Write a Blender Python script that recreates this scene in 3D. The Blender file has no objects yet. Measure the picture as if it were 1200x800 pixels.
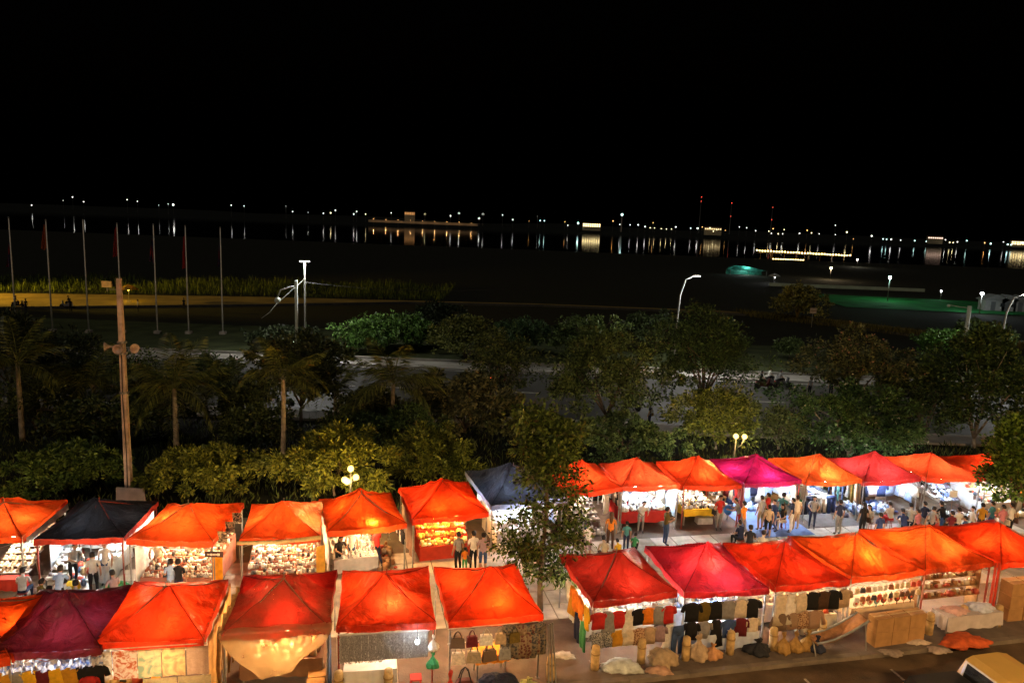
import bpy, math, random
import numpy as np
from mathutils import Vector, Matrix

# ------------------------------------------------------------------ camera, world, sun, exposure
F, H, PITCH, ROLL = 860.0, 13.5, math.radians(9.2), math.radians(2.2)
sc = bpy.context.scene
COL = sc.collection
FW = Vector((0, math.cos(PITCH), -math.sin(PITCH)))
RT0 = Vector((1, 0, 0)); UP0 = RT0.cross(FW)
RT = RT0 * math.cos(ROLL) + UP0 * math.sin(ROLL)
UP = UP0 * math.cos(ROLL) - RT0 * math.sin(ROLL)
cam = bpy.data.objects.new('camera', bpy.data.cameras.new('camera')); COL.objects.link(cam)
cam.data.sensor_width = 36; cam.data.lens = F / 1200 * 36
cam.data.clip_start = 0.2; cam.data.clip_end = 12000
M = Matrix(((RT.x, UP.x, -FW.x, 0), (RT.y, UP.y, -FW.y, 0), (RT.z, UP.z, -FW.z, H), (0, 0, 0, 1)))
cam.matrix_world = M
sc.camera = cam

world = bpy.data.worlds.new('World'); sc.world = world; world.use_nodes = True
wn = world.node_tree.nodes; wl = world.node_tree.links; wn.clear()
sky = wn.new('ShaderNodeTexSky'); sky.sky_type = 'NISHITA'; sky.sun_disc = False
sky.sun_elevation = math.radians(-4); sky.sun_rotation = math.radians(200)
bg = wn.new('ShaderNodeBackground'); bg.inputs['Strength'].default_value = 0.012
wo = wn.new('ShaderNodeOutputWorld')
wl.new(sky.outputs[0], bg.inputs[0]); wl.new(bg.outputs[0], wo.inputs[0])

sd = bpy.data.lights.new('night_fill', 'SUN'); sd.energy = 0.20; sd.angle = math.radians(10); sd.color = (1, .92, .78)  # added dim warm fill in place of city glow, lifts the tree fronts
so = bpy.data.objects.new('night_fill', sd); COL.objects.link(so); so.rotation_euler = (math.radians(40), 0, math.radians(-20))

sc.view_settings.view_transform = 'Standard'; sc.view_settings.look = 'None'
sc.view_settings.exposure = 0.7; sc.view_settings.gamma = 1.0; sc.view_settings.use_curve_mapping = False
sc.render.engine = 'CYCLES'
cy = sc.cycles
cy.use_denoising = True
try: cy.denoiser = 'OPENIMAGEDENOISE'
except Exception: pass
cy.max_bounces = 6; cy.diffuse_bounces = 2; cy.glossy_bounces = 3; cy.transmission_bounces = 3; cy.transparent_max_bounces = 10
cy.sample_clamp_indirect = 4.0; cy.caustics_reflective = False; cy.caustics_refractive = False
cy.use_light_tree = True

# ------------------------------------------------------------------ pixel of the photograph -> place
def ray(px, py): return FW + RT * ((px - 600) / F) + UP * ((400 - py) / F)
def PZ(px, py, z=0.0):                      # where the sight line meets height z
    d = ray(px, py); t = (z - H) / d.z
    return Vector((d.x * t, d.y * t, z))
def PD(px, py, Y):                          # where it meets distance Y
    d = ray(px, py); t = Y / d.y
    return Vector((d.x * t, Y, H + d.z * t))

# ------------------------------------------------------------------ materials
MATS = {}
def nodemat(name):
    m = bpy.data.materials.new(name); m.use_nodes = True
    n = m.node_tree.nodes; l = m.node_tree.links; n.clear()
    out = n.new('ShaderNodeOutputMaterial')
    return m, n, l, out
def rgba(c): return (c[0], c[1], c[2], 1)
def mat(c, rough=.7, scale=6.0, amt=.25, bump=.0, bscale=None, metal=0.0, transl=0.0, key=None, c2=None, spec=.3):
    k = key or ('m', tuple(round(x, 4) for x in c), rough, scale, amt, bump, bscale, metal, transl, c2)
    if k in MATS: return MATS[k]
    m, n, l, out = nodemat('procedural')
    p = n.new('ShaderNodeBsdfPrincipled'); p.inputs['Roughness'].default_value = rough; p.inputs['Metallic'].default_value = metal
    try: p.inputs['Specular IOR Level'].default_value = spec
    except Exception: pass
    tc = n.new('ShaderNodeTexCoord'); nz = n.new('ShaderNodeTexNoise'); nz.inputs['Scale'].default_value = scale; nz.inputs['Detail'].default_value = 5
    oi = n.new('ShaderNodeObjectInfo'); ad = n.new('ShaderNodeVectorMath'); ad.operation = 'ADD'
    l.new(tc.outputs['Object'], ad.inputs[0]); l.new(oi.outputs['Random'], ad.inputs[1]); l.new(ad.outputs[0], nz.inputs['Vector'])
    cr = n.new('ShaderNodeValToRGB'); cr.color_ramp.elements[0].position = .3; cr.color_ramp.elements[1].position = .7
    lo = c2 or tuple(x * (1 - amt) for x in c); hi = c if c2 else tuple(min(1, x * (1 + amt * .6)) for x in c)
    cr.color_ramp.elements[0].color = rgba(lo); cr.color_ramp.elements[1].color = rgba(hi)
    l.new(nz.outputs['Fac'], cr.inputs['Fac']); l.new(cr.outputs['Color'], p.inputs['Base Color'])
    if bump:
        bn = n.new('ShaderNodeBump'); bn.inputs['Strength'].default_value = bump; bn.inputs['Distance'].default_value = .05
        n2 = n.new('ShaderNodeTexNoise'); n2.inputs['Scale'].default_value = bscale or scale * 3; n2.inputs['Detail'].default_value = 6
        l.new(ad.outputs[0], n2.inputs['Vector']); l.new(n2.outputs['Fac'], bn.inputs['Height']); l.new(bn.outputs[0], p.inputs['Normal'])
    if transl:
        t = n.new('ShaderNodeBsdfTranslucent'); l.new(cr.outputs['Color'], t.inputs['Color'])
        mx = n.new('ShaderNodeMixShader'); mx.inputs[0].default_value = transl
        l.new(p.outputs[0], mx.inputs[1]); l.new(t.outputs[0], mx.inputs[2]); l.new(mx.outputs[0], out.inputs[0])
    else: l.new(p.outputs[0], out.inputs[0])
    MATS[k] = m; return m
def fabric(c, tr=.5):                       # thin tent cloth: light from inside shines through
    k = ('fab', c, tr)
    if k in MATS: return MATS[k]
    m, n, l, out = nodemat('tent cloth')
    tc = n.new('ShaderNodeTexCoord'); oi = n.new('ShaderNodeObjectInfo'); ad = n.new('ShaderNodeVectorMath'); ad.operation = 'ADD'
    l.new(tc.outputs['Object'], ad.inputs[0]); l.new(oi.outputs['Location'], ad.inputs[1])
    nz = n.new('ShaderNodeTexNoise'); nz.inputs['Scale'].default_value = 1.1; nz.inputs['Detail'].default_value = 8; nz.inputs['Roughness'].default_value = .65
    l.new(ad.outputs[0], nz.inputs['Vector'])
    cr = n.new('ShaderNodeValToRGB'); cr.color_ramp.elements[0].position = .32; cr.color_ramp.elements[1].position = .66
    cr.color_ramp.elements[0].color = rgba(tuple(x * .62 for x in c)); cr.color_ramp.elements[1].color = rgba(c)
    l.new(nz.outputs['Fac'], cr.inputs['Fac'])
    n3 = n.new('ShaderNodeTexNoise'); n3.inputs['Scale'].default_value = .55; n3.inputs['Detail'].default_value = 9; n3.inputs['Roughness'].default_value = .72; l.new(ad.outputs[0], n3.inputs['Vector'])
    c3 = n.new('ShaderNodeValToRGB'); c3.color_ramp.elements[0].position = .40; c3.color_ramp.elements[1].position = .52; c3.color_ramp.elements[0].color = (.62, .60, .60, 1); c3.color_ramp.elements[1].color = (1, 1, 1, 1); l.new(n3.outputs['Fac'], c3.inputs[0])
    mu = n.new('ShaderNodeMixRGB'); mu.blend_type = 'MULTIPLY'; mu.inputs[0].default_value = 1; l.new(cr.outputs[0], mu.inputs[1]); l.new(c3.outputs[0], mu.inputs[2]); cr = mu
    p = n.new('ShaderNodeBsdfPrincipled'); p.inputs['Roughness'].default_value = .42; p.inputs['Specular IOR Level'].default_value = .4
    l.new(cr.outputs[0], p.inputs['Base Color'])
    n2 = n.new('ShaderNodeTexNoise'); n2.inputs['Scale'].default_value = 3.5; n2.inputs['Detail'].default_value = 6; n2.inputs['Distortion'].default_value = .6
    l.new(ad.outputs[0], n2.inputs['Vector'])
    bn = n.new('ShaderNodeBump'); bn.inputs['Strength'].default_value = .9; bn.inputs['Distance'].default_value = .10
    l.new(n2.outputs['Fac'], bn.inputs['Height']); l.new(bn.outputs[0], p.inputs['Normal'])
    t = n.new('ShaderNodeBsdfTranslucent'); l.new(cr.outputs[0], t.inputs['Color']); l.new(bn.outputs[0], t.inputs['Normal'])
    mx = n.new('ShaderNodeMixShader'); mx.inputs[0].default_value = tr
    l.new(p.outputs[0], mx.inputs[1]); l.new(t.outputs[0], mx.inputs[2]); l.new(mx.outputs[0], out.inputs[0])
    MATS[k] = m; return m
def glow(c, s, through=False, sample=True):
    k = ('glow', c, s, through, sample)
    if k in MATS: return MATS[k]
    m, n, l, out = nodemat('lit lamp')
    e = n.new('ShaderNodeEmission'); e.inputs[0].default_value = rgba(c); e.inputs[1].default_value = s
    if through:
        t = n.new('ShaderNodeBsdfTransparent'); a = n.new('ShaderNodeAddShader')
        l.new(e.outputs[0], a.inputs[0]); l.new(t.outputs[0], a.inputs[1]); l.new(a.outputs[0], out.inputs[0])
    else: l.new(e.outputs[0], out.inputs[0])
    m.cycles.emission_sampling = 'AUTO' if sample else 'NONE'
    MATS[k] = m; return m
def pattern(c1, c2, scale=9.0, kind='vor'):
    k = ('pat', c1, c2, scale, kind)
    if k in MATS: return MATS[k]
    m, n, l, out = nodemat('printed cloth')
    tc = n.new('ShaderNodeTexCoord'); oi = n.new('ShaderNodeObjectInfo'); ad = n.new('ShaderNodeVectorMath'); ad.operation = 'ADD'
    l.new(tc.outputs['Object'], ad.inputs[0]); l.new(oi.outputs['Random'], ad.inputs[1])
    if kind == 'vor':
        t = n.new('ShaderNodeTexVoronoi'); t.inputs['Scale'].default_value = scale; o = t.outputs['Distance']
    elif kind == 'stripe':
        t = n.new('ShaderNodeTexWave'); t.bands_direction = 'Z'; t.inputs['Scale'].default_value = scale; t.inputs['Distortion'].default_value = 1.5; o = t.outputs['Fac']
    else:
        t = n.new('ShaderNodeTexNoise'); t.inputs['Scale'].default_value = scale; t.inputs['Detail'].default_value = 4; t.inputs['Distortion'].default_value = 1.2; o = t.outputs['Fac']
    l.new(ad.outputs[0], t.inputs['Vector'])
    cr = n.new('ShaderNodeValToRGB'); cr.color_ramp.elements[0].position = .38; cr.color_ramp.elements[1].position = .56
    cr.color_ramp.elements[0].color = rgba(c1); cr.color_ramp.elements[1].color = rgba(c2)
    p = n.new('ShaderNodeBsdfPrincipled'); p.inputs['Roughness'].default_value = .85
    l.new(o, cr.inputs[0]); l.new(cr.outputs[0], p.inputs['Base Color'])
    tl = n.new('ShaderNodeBsdfTranslucent'); l.new(cr.outputs[0], tl.inputs[0]); mx = n.new('ShaderNodeMixShader'); mx.inputs[0].default_value = .4; l.new(p.outputs[0], mx.inputs[1]); l.new(tl.outputs[0], mx.inputs[2]); l.new(mx.outputs[0], out.inputs[0])
    MATS[k] = m; return m
def leafmat(c, sp=.35, tr=.3):
    k = ('leaf', c, sp, tr)
    if k in MATS: return MATS[k]
    m, n, l, out = nodemat('leaf')
    g = n.new('ShaderNodeNewGeometry')
    cr = n.new('ShaderNodeValToRGB')
    cr.color_ramp.elements[0].color = rgba((c[0] * .35, c[1] * .38, c[2] * .3)); cr.color_ramp.elements[0].position = .15; cr.color_ramp.elements[1].color = rgba((min(1, c[0] * 2.6), min(1, c[1] * 2.3), c[2] * 2.2))
    l.new(g.outputs['Random Per Island'], cr.inputs[0])
    p = n.new('ShaderNodeBsdfPrincipled'); p.inputs['Roughness'].default_value = .42; p.inputs['Specular IOR Level'].default_value = sp
    l.new(cr.outputs[0], p.inputs['Base Color'])
    t = n.new('ShaderNodeBsdfTranslucent'); l.new(cr.outputs[0], t.inputs[0])
    mx = n.new('ShaderNodeMixShader'); mx.inputs[0].default_value = tr
    l.new(p.outputs[0], mx.inputs[1]); l.new(t.outputs[0], mx.inputs[2]); l.new(mx.outputs[0], out.inputs[0])
    MATS[k] = m; return m

STEEL = mat((.32, .31, .30), .45, 8, .3, metal=.6)
WHITE_STEEL = mat((.6, .58, .55), .5, 8, .25)
DARK = mat((.02, .02, .022), .6, 8, .3)
RUSTRED = mat((.30, .05, .03), .6, 8, .4)
WOOD = mat((.28, .15, .06), .7, 7, .4, .3)
CONCRETE = mat((.36, .30, .25), .85, 3, .3, .4, 12)
SKIN = mat((.42, .24, .15), .55, 9, .12)
HAIR = mat((.012, .009, .008), .45, 20, .3)
BROWNHAIR = mat((.10, .045, .02), .5, 20, .3)

# ------------------------------------------------------------------ mesh builder
class MB:
    def __init__(s): s.v = []; s.f = []; s.m = []
    def add(s, vs, fs, mi=0):
        o = len(s.v); s.v.extend([tuple(v) for v in vs])
        for f in fs: s.f.append(tuple(i + o for i in f)); s.m.append(mi)
    def box(s, c, d, mi=0, rz=0.0, rx=0.0, taper=1.0):
        R = Matrix.Rotation(rz, 3, 'Z') @ Matrix.Rotation(rx, 3, 'X'); c = Vector(c); vs = []
        for z in (-.5, .5):
            k = taper if z > 0 else 1
            for x, y in ((-.5, -.5), (.5, -.5), (.5, .5), (-.5, .5)):
                vs.append(c + R @ Vector((x * d[0] * k, y * d[1] * k, z * d[2])))
        s.add(vs, [(3, 2, 1, 0), (4, 5, 6, 7), (0, 1, 5, 4), (1, 2, 6, 5), (2, 3, 7, 6), (3, 0, 4, 7)], mi); return s
    def tube(s, pts, r, n=8, mi=0, cap=True, flat=1.0):
        pts = [Vector(p) for p in pts]; rs = r if isinstance(r, (list, tuple)) else [r] * len(pts); vs = []; fs = []
        ref = None
        for i, p in enumerate(pts):
            t = (pts[min(i + 1, len(pts) - 1)] - pts[max(i - 1, 0)]).normalized()
            if ref is None: ref = Vector((1, 0, 0)) if abs(t.x) < .9 else Vector((0, 1, 0))
            a = (ref - t * ref.dot(t)).normalized(); b = t.cross(a); ref = a
            for k in range(n):
                w = 2 * math.pi * k / n; vs.append(p + (a * math.cos(w) + b * math.sin(w) * flat) * rs[i])
        for i in range(len(pts) - 1):
            for k in range(n):
                fs.append((i * n + k, i * n + (k + 1) % n, (i + 1) * n + (k + 1) % n, (i + 1) * n + k))
        if cap: fs.append(tuple(range(n - 1, -1, -1))); fs.append(tuple((len(pts) - 1) * n + k for k in range(n)))
        s.add(vs, fs, mi); return s
    def ball(s, c, r, n=8, m=5, mi=0):
        r = (r, r, r) if not isinstance(r, (tuple, list)) else r; vs = [(c[0], c[1], c[2] - r[2])]; fs = []
        for i in range(1, m):
            a = -math.pi / 2 + math.pi * i / m
            for k in range(n):
                w = 2 * math.pi * k / n
                vs.append((c[0] + r[0] * math.cos(a) * math.cos(w), c[1] + r[1] * math.cos(a) * math.sin(w), c[2] + r[2] * math.sin(a)))
        vs.append((c[0], c[1], c[2] + r[2])); L = len(vs) - 1
        for k in range(n):
            fs.append((0, 1 + (k + 1) % n, 1 + k)); fs.append((L, L - n + k, L - n + (k + 1) % n))
        for i in range(m - 2):
            for k in range(n): fs.append((1 + i * n + k, 1 + i * n + (k + 1) % n, 1 + (i + 1) * n + (k + 1) % n, 1 + (i + 1) * n + k))
        s.add(vs, fs, mi); return s
    def grid(s, fn, nu, nv, mi=0):
        vs = [fn(i / nu, j / nv) for j in range(nv + 1) for i in range(nu + 1)]
        fs = [(j * (nu + 1) + i, j * (nu + 1) + i + 1, (j + 1) * (nu + 1) + i + 1, (j + 1) * (nu + 1) + i) for j in range(nv) for i in range(nu)]
        s.add(vs, fs, mi); return s
    def lathe(s, prof, n=12, mi=0, c=(0, 0, 0)):
        vs = [(c[0] + r * math.cos(2 * math.pi * k / n), c[1] + r * math.sin(2 * math.pi * k / n), c[2] + z) for r, z in prof for k in range(n)]
        fs = [(i * n + k, i * n + (k + 1) % n, (i + 1) * n + (k + 1) % n, (i + 1) * n + k) for i in range(len(prof) - 1) for k in range(n)]
        fs += [tuple(range(n - 1, -1, -1)), tuple((len(prof) - 1) * n + k for k in range(n))]
        s.add(vs, fs, mi); return s
    def prism(s, poly, y0, y1, mi=0):       # outline in x,z pushed along y
        n = len(poly); vs = [(x, y0, z) for x, z in poly] + [(x, y1, z) for x, z in poly]
        fs = [tuple(range(n - 1, -1, -1)), tuple(range(n, 2 * n))] + [(i, (i + 1) % n, n + (i + 1) % n, n + i) for i in range(n)]
        s.add(vs, fs, mi); return s
    def mesh(s, name, mats, smooth=False):
        me = bpy.data.meshes.new(name); me.from_pydata(s.v, [], s.f)
        mats = mats if isinstance(mats, (list, tuple)) else [mats]
        for m in mats: me.materials.append(m)
        if len(mats) > 1: me.polygons.foreach_set('material_index', s.m)
        if smooth: me.polygons.foreach_set('use_smooth', [True] * len(me.polygons))
        me.update(); return me
    def build(s, name, mats, parent=None, smooth=False, loc=None, rz=0.0):
        return link(name, s.mesh(name, mats, smooth), parent, loc, rz)
def link(name, me, parent=None, loc=None, rz=0.0, mats=None, scale=None):
    o = bpy.data.objects.new(name, me); COL.objects.link(o)
    if parent: o.parent = parent
    if loc is not None: o.location = loc
    if rz: o.rotation_euler = (0, 0, rz)
    if scale: o.scale = scale if isinstance(scale, (tuple, list)) else (scale,) * 3
    if mats:
        for i, m in enumerate(mats):
            o.material_slots[i].link = 'OBJECT'; o.material_slots[i].material = m
    return o
def empty(name, loc, rz=0.0):
    o = bpy.data.objects.new(name, None); COL.objects.link(o); o.location = loc; o.rotation_euler = (0, 0, rz); o.empty_display_size = .3; return o
def tag(o, label, cat=None, group=None, kind=None):
    o['label'] = label
    if cat: o['category'] = cat
    if group: o['group'] = group
    if kind: o['kind'] = kind
    return o
def struct(o, label=None):
    o['kind'] = 'structure'
    if label: o['label'] = label
    return o
def point(name, loc, power, color, parent=None, size=.06, spot=None, rot=None):
    d = bpy.data.lights.new(name, 'SPOT' if spot else 'POINT'); d.energy = power; d.color = color; d.shadow_soft_size = size
    if spot: d.spot_size = math.radians(spot); d.spot_blend = .6
    o = bpy.data.objects.new(name, d); COL.objects.link(o); o.location = loc
    if rot: o.rotation_euler = rot
    if parent: o.parent = parent
    return o
rnd = random.Random(7)

# ------------------------------------------------------------------ the setting
AM = math.radians(12.8); KX, KY = 0.0, 19.55
UU = Vector((math.cos(AM), math.sin(AM), 0)); VV = Vector((-math.sin(AM), math.cos(AM), 0))
def MK(u, v, z=0.0): return Vector((KX, KY, 0)) + UU * u + VV * v + Vector((0, 0, z))   # market frame: along the kerb, away from it

def ground_z(x, y):
    z = -.16
    if y > 385: z -= 4.6 * min(1, (y - 385) / 45.0)
    return z
mb = MB()
ys = [-60, -20, 0, 20, 40, 48, 60, 70, 80, 95, 110, 125, 140, 170, 210, 260, 320, 370, 385, 400, 415, 430, 440]
xs = [-900, -500, -300, -180, -120, -80, -50, -25, 0, 25, 50, 80, 120, 180, 300, 500, 900]
gr = random.Random(3)
vs = [(x, y, ground_z(x, y) - (gr.uniform(0, .14) if y > 128 or (70 < y < 92) else .02)) for y in ys for x in xs]
nx = len(xs)
mb.add(vs, [(j * nx + i, j * nx + i + 1, (j + 1) * nx + i + 1, (j + 1) * nx + i) for j in range(len(ys) - 1) for i in range(nx - 1)])
GRASS = mat((.015, .017, .007), .95, .35, .5, .8, 9, c2=(.012, .009, .006), key='grassground')
struct(mb.build('ground', GRASS), 'dark grassy riverside ground')

# street in front of the market
ASPH = mat((.10, .066, .037), .8, 1.3, .45, .35, 30, key='asphalt')
mb = MB(); a, b, c, d = MK(-60, -26, -.12), MK(80, -26, -.12), MK(80, -.1, -.12), MK(-60, -.1, -.12)
mb.add([a, b, c, d], [(0, 1, 2, 3)]); struct(mb.build('street', ASPH), 'asphalt street in front of the market')
mb = MB()
for k in range(9): 
    u = -6 + k * 3.1; q = [MK(u, -3.9, -.116), MK(u + .09, -3.9, -.116), MK(u + .09, -.8, -.116), MK(u, -.8, -.116)]
    mb.add(q, [(0, 1, 2, 3)])
mk = mb.build('bay_markings', mat((.42, .38, .32), .8, 9, .6), None); struct(mk, 'worn pale parking bay lines on the street'); mk['kind'] = 'structure'
# near pavement on the camera side carries sodium street lamps
mb = MB(); mb.add([MK(-60, -40, .03), MK(80, -40, .03), MK(80, -11.8, .03), MK(-60, -11.8, .03)], [(0, 1, 2, 3)]); struct(mb.build('footpath', CONCRETE), 'concrete footpath across the street')
# market pavement with its slabs and kerb
PAVE = mat((.13, .10, .078), .85, 1.8, .35, .3, 20, key='pave')
mb = MB(); mb.add([MK(-60, 0), MK(80, 0), MK(80, 13.9), MK(-60, 13.9)], [(0, 1, 2, 3)]); pave = struct(mb.build('market_pavement', PAVE), 'paved market strip')
mb = MB(); mb.box((0, 0, 0), (.94, .94, .04), 0, taper=.985); slabme = mb.mesh('slab', mat((.46, .40, .335), .8, 2.5, .28, .3, 24, key='slab'))
sr = random.Random(5)
for i in range(48):
    for j in range(6):
        o = link('slab', slabme, pave, MK(-19 + i * .97, 4.0 + j * .97, .012 + sr.uniform(-.004, .004)), AM)
mb = MB()
for k in range(70):
    u = -60 + k * 2.0; c = MK(u + 1, -.08, -.06); mb.box(c, (1.985, .2, .17), 0, AM)
struct(mb.build('kerb', mat((.17, .14, .11), .85, 2, .3, .4, 12)), 'stone kerb along the market front')
# promenade lawn kerb behind the stalls
mb = MB(); mb.box((0, 48.6, -.05), (320, 1.9, .16)); struct(mb.build('promenade', mat((.33, .29, .25), .85, .8, .3, .3, 8)), 'narrow footpath on the market side of the road')
ROAD = mat((.08, .077, .071), .62, .25, .35, .35, 14, key='road')
mb = MB(); mb.add([(-300, 49.75, -.10), (300, 49.75, -.10), (300, 66.6, -.10), (-300, 66.6, -.10)], [(0, 1, 2, 3)]); road = struct(mb.build('road', ROAD), 'riverside road behind the trees')
mb = MB()
for k in range(60): mb.add([(-150 + k * 5, 58.2, -.094), (-147.6 + k * 5, 58.2, -.094), (-147.6 + k * 5, 58.36, -.094), (-150 + k * 5, 58.36, -.094)], [(0, 1, 2, 3)])
for y in (50.3, 65.9): mb.add([(-300, y, -.094), (300, y, -.094), (300, y + .16, -.094), (-300, y + .16, -.094)], [(0, 1, 2, 3)])
o = mb.build('road_markings', mat((.6, .58, .5), .7, 3, .4)); struct(o, 'white painted lane lines')
mb = MB()
for y in (49.62, 66.75): mb.box((0, y, -.05), (600, .22, .2))
struct(mb.build('road_kerb', mat((.5, .48, .44), .8, .6, .35)), 'pale kerbs of the riverside road')
mb = MB(); mb.box((0, 68.3, -.07), (600, 2.6, .14)); mb.box((0, 70.1, -.02), (600, .3, .3))
struct(mb.build('far_footpath', mat((.34, .32, .28), .85, .5, .35, .3, 6)), 'footpath on the river side of the road')
mb = MB(); mb.add([(-300, 70.3, -.06), (300, 70.3, -.06), (300, 88, -.06), (-300, 88, -.06)], [(0, 1, 2, 3)])
struct(mb.build('lawn', mat((.055, .068, .025), .95, .5, .45, .8, 14)), 'mown lawn beyond the road')
# curving dirt path by the river
near = [(-140, 62), (-64.4, 96), (-38, 108.3), (-17, 119.2), (5, 122.5), (31, 122), (42, 119.6), (57, 101.5), (90, 74)]
far = [(-160, 84), (-75, 112.5), (-42, 120), (-17, 123.0), (5, 126), (35, 126), (49, 122.5), (65, 106), (104, 84)]
mb = MB()
for i in range(len(near) - 1):
    mb.add([(*near[i], -.13), (*near[i + 1], -.13), (*far[i + 1], -.13), (*far[i], -.13)], [(0, 1, 2, 3)])
struct(mb.build('dirt_path', mat((.24, .16, .045), .95, .25, .4, .5, 4)), 'sandy path curving along the river bank')
mb = MB()
for i in range(len(near) - 1):
    p = Vector((*near[i], 0)); q = Vector((*near[i + 1], 0)); m_ = (p + q) / 2; dd = q - p
    mb.box((m_.x, m_.y - .3, -.1), (dd.length, .35, .5), 0, math.atan2(dd.y, dd.x))
o = mb.build('low_wall', mat((.06, .055, .05), .9, 2, .3)); tag(o, 'low dark wall edging the sandy river path', 'wall')
# river
m, n, l, out = nodemat('river water')
p = n.new('ShaderNodeBsdfPrincipled'); p.inputs['Base Color'].default_value = (.006, .007, .008, 1); p.inputs['Specular IOR Level'].default_value = .12; p.inputs['Roughness'].default_value = .06; p.inputs['IOR'].default_value = 1.33
tc = n.new('ShaderNodeTexCoord'); mp = n.new('ShaderNodeMapping'); mp.inputs['Scale'].default_value = (.03, .12, 1)
nz = n.new('ShaderNodeTexNoise'); nz.inputs['Scale'].default_value = 1.0; nz.inputs['Detail'].default_value = 2
bn = n.new('ShaderNodeBump'); bn.inputs['Strength'].default_value = .03; bn.inputs['Distance'].default_value = .15
l.new(tc.outputs['Object'], mp.inputs[0]); l.new(mp.outputs[0], nz.inputs['Vector']); l.new(nz.outputs['Fac'], bn.inputs['Height']); l.new(bn.outputs[0], p.inputs['Normal'])
l.new(p.outputs[0], out.inputs[0])
mb = MB(); mb.add([(-3000, 418, -4.2), (3000, 418, -4.2), (3000, 1640, -4.2), (-3000, 1640, -4.2)], [(0, 1, 2, 3)])
struct(mb.build('river', m), 'wide dark river')
mb = MB(); hr = random.Random(11)
def fb(i, j):
    x = -3000 + 6000 * i; t = j; y = 1625 + t * 5000
    z = -6 + min(1, t * 120) * 9 + (hr.uniform(0, 3) if 0 < t < 1 else 0) + (14 * math.sin(x * .004) * t)
    return (x, y, z)
mb.grid(fb, 60, 24); struct(mb.build('far_bank', mat((.008, .009, .006), .95, .02, .4)), 'low dark land across the river')

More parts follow.
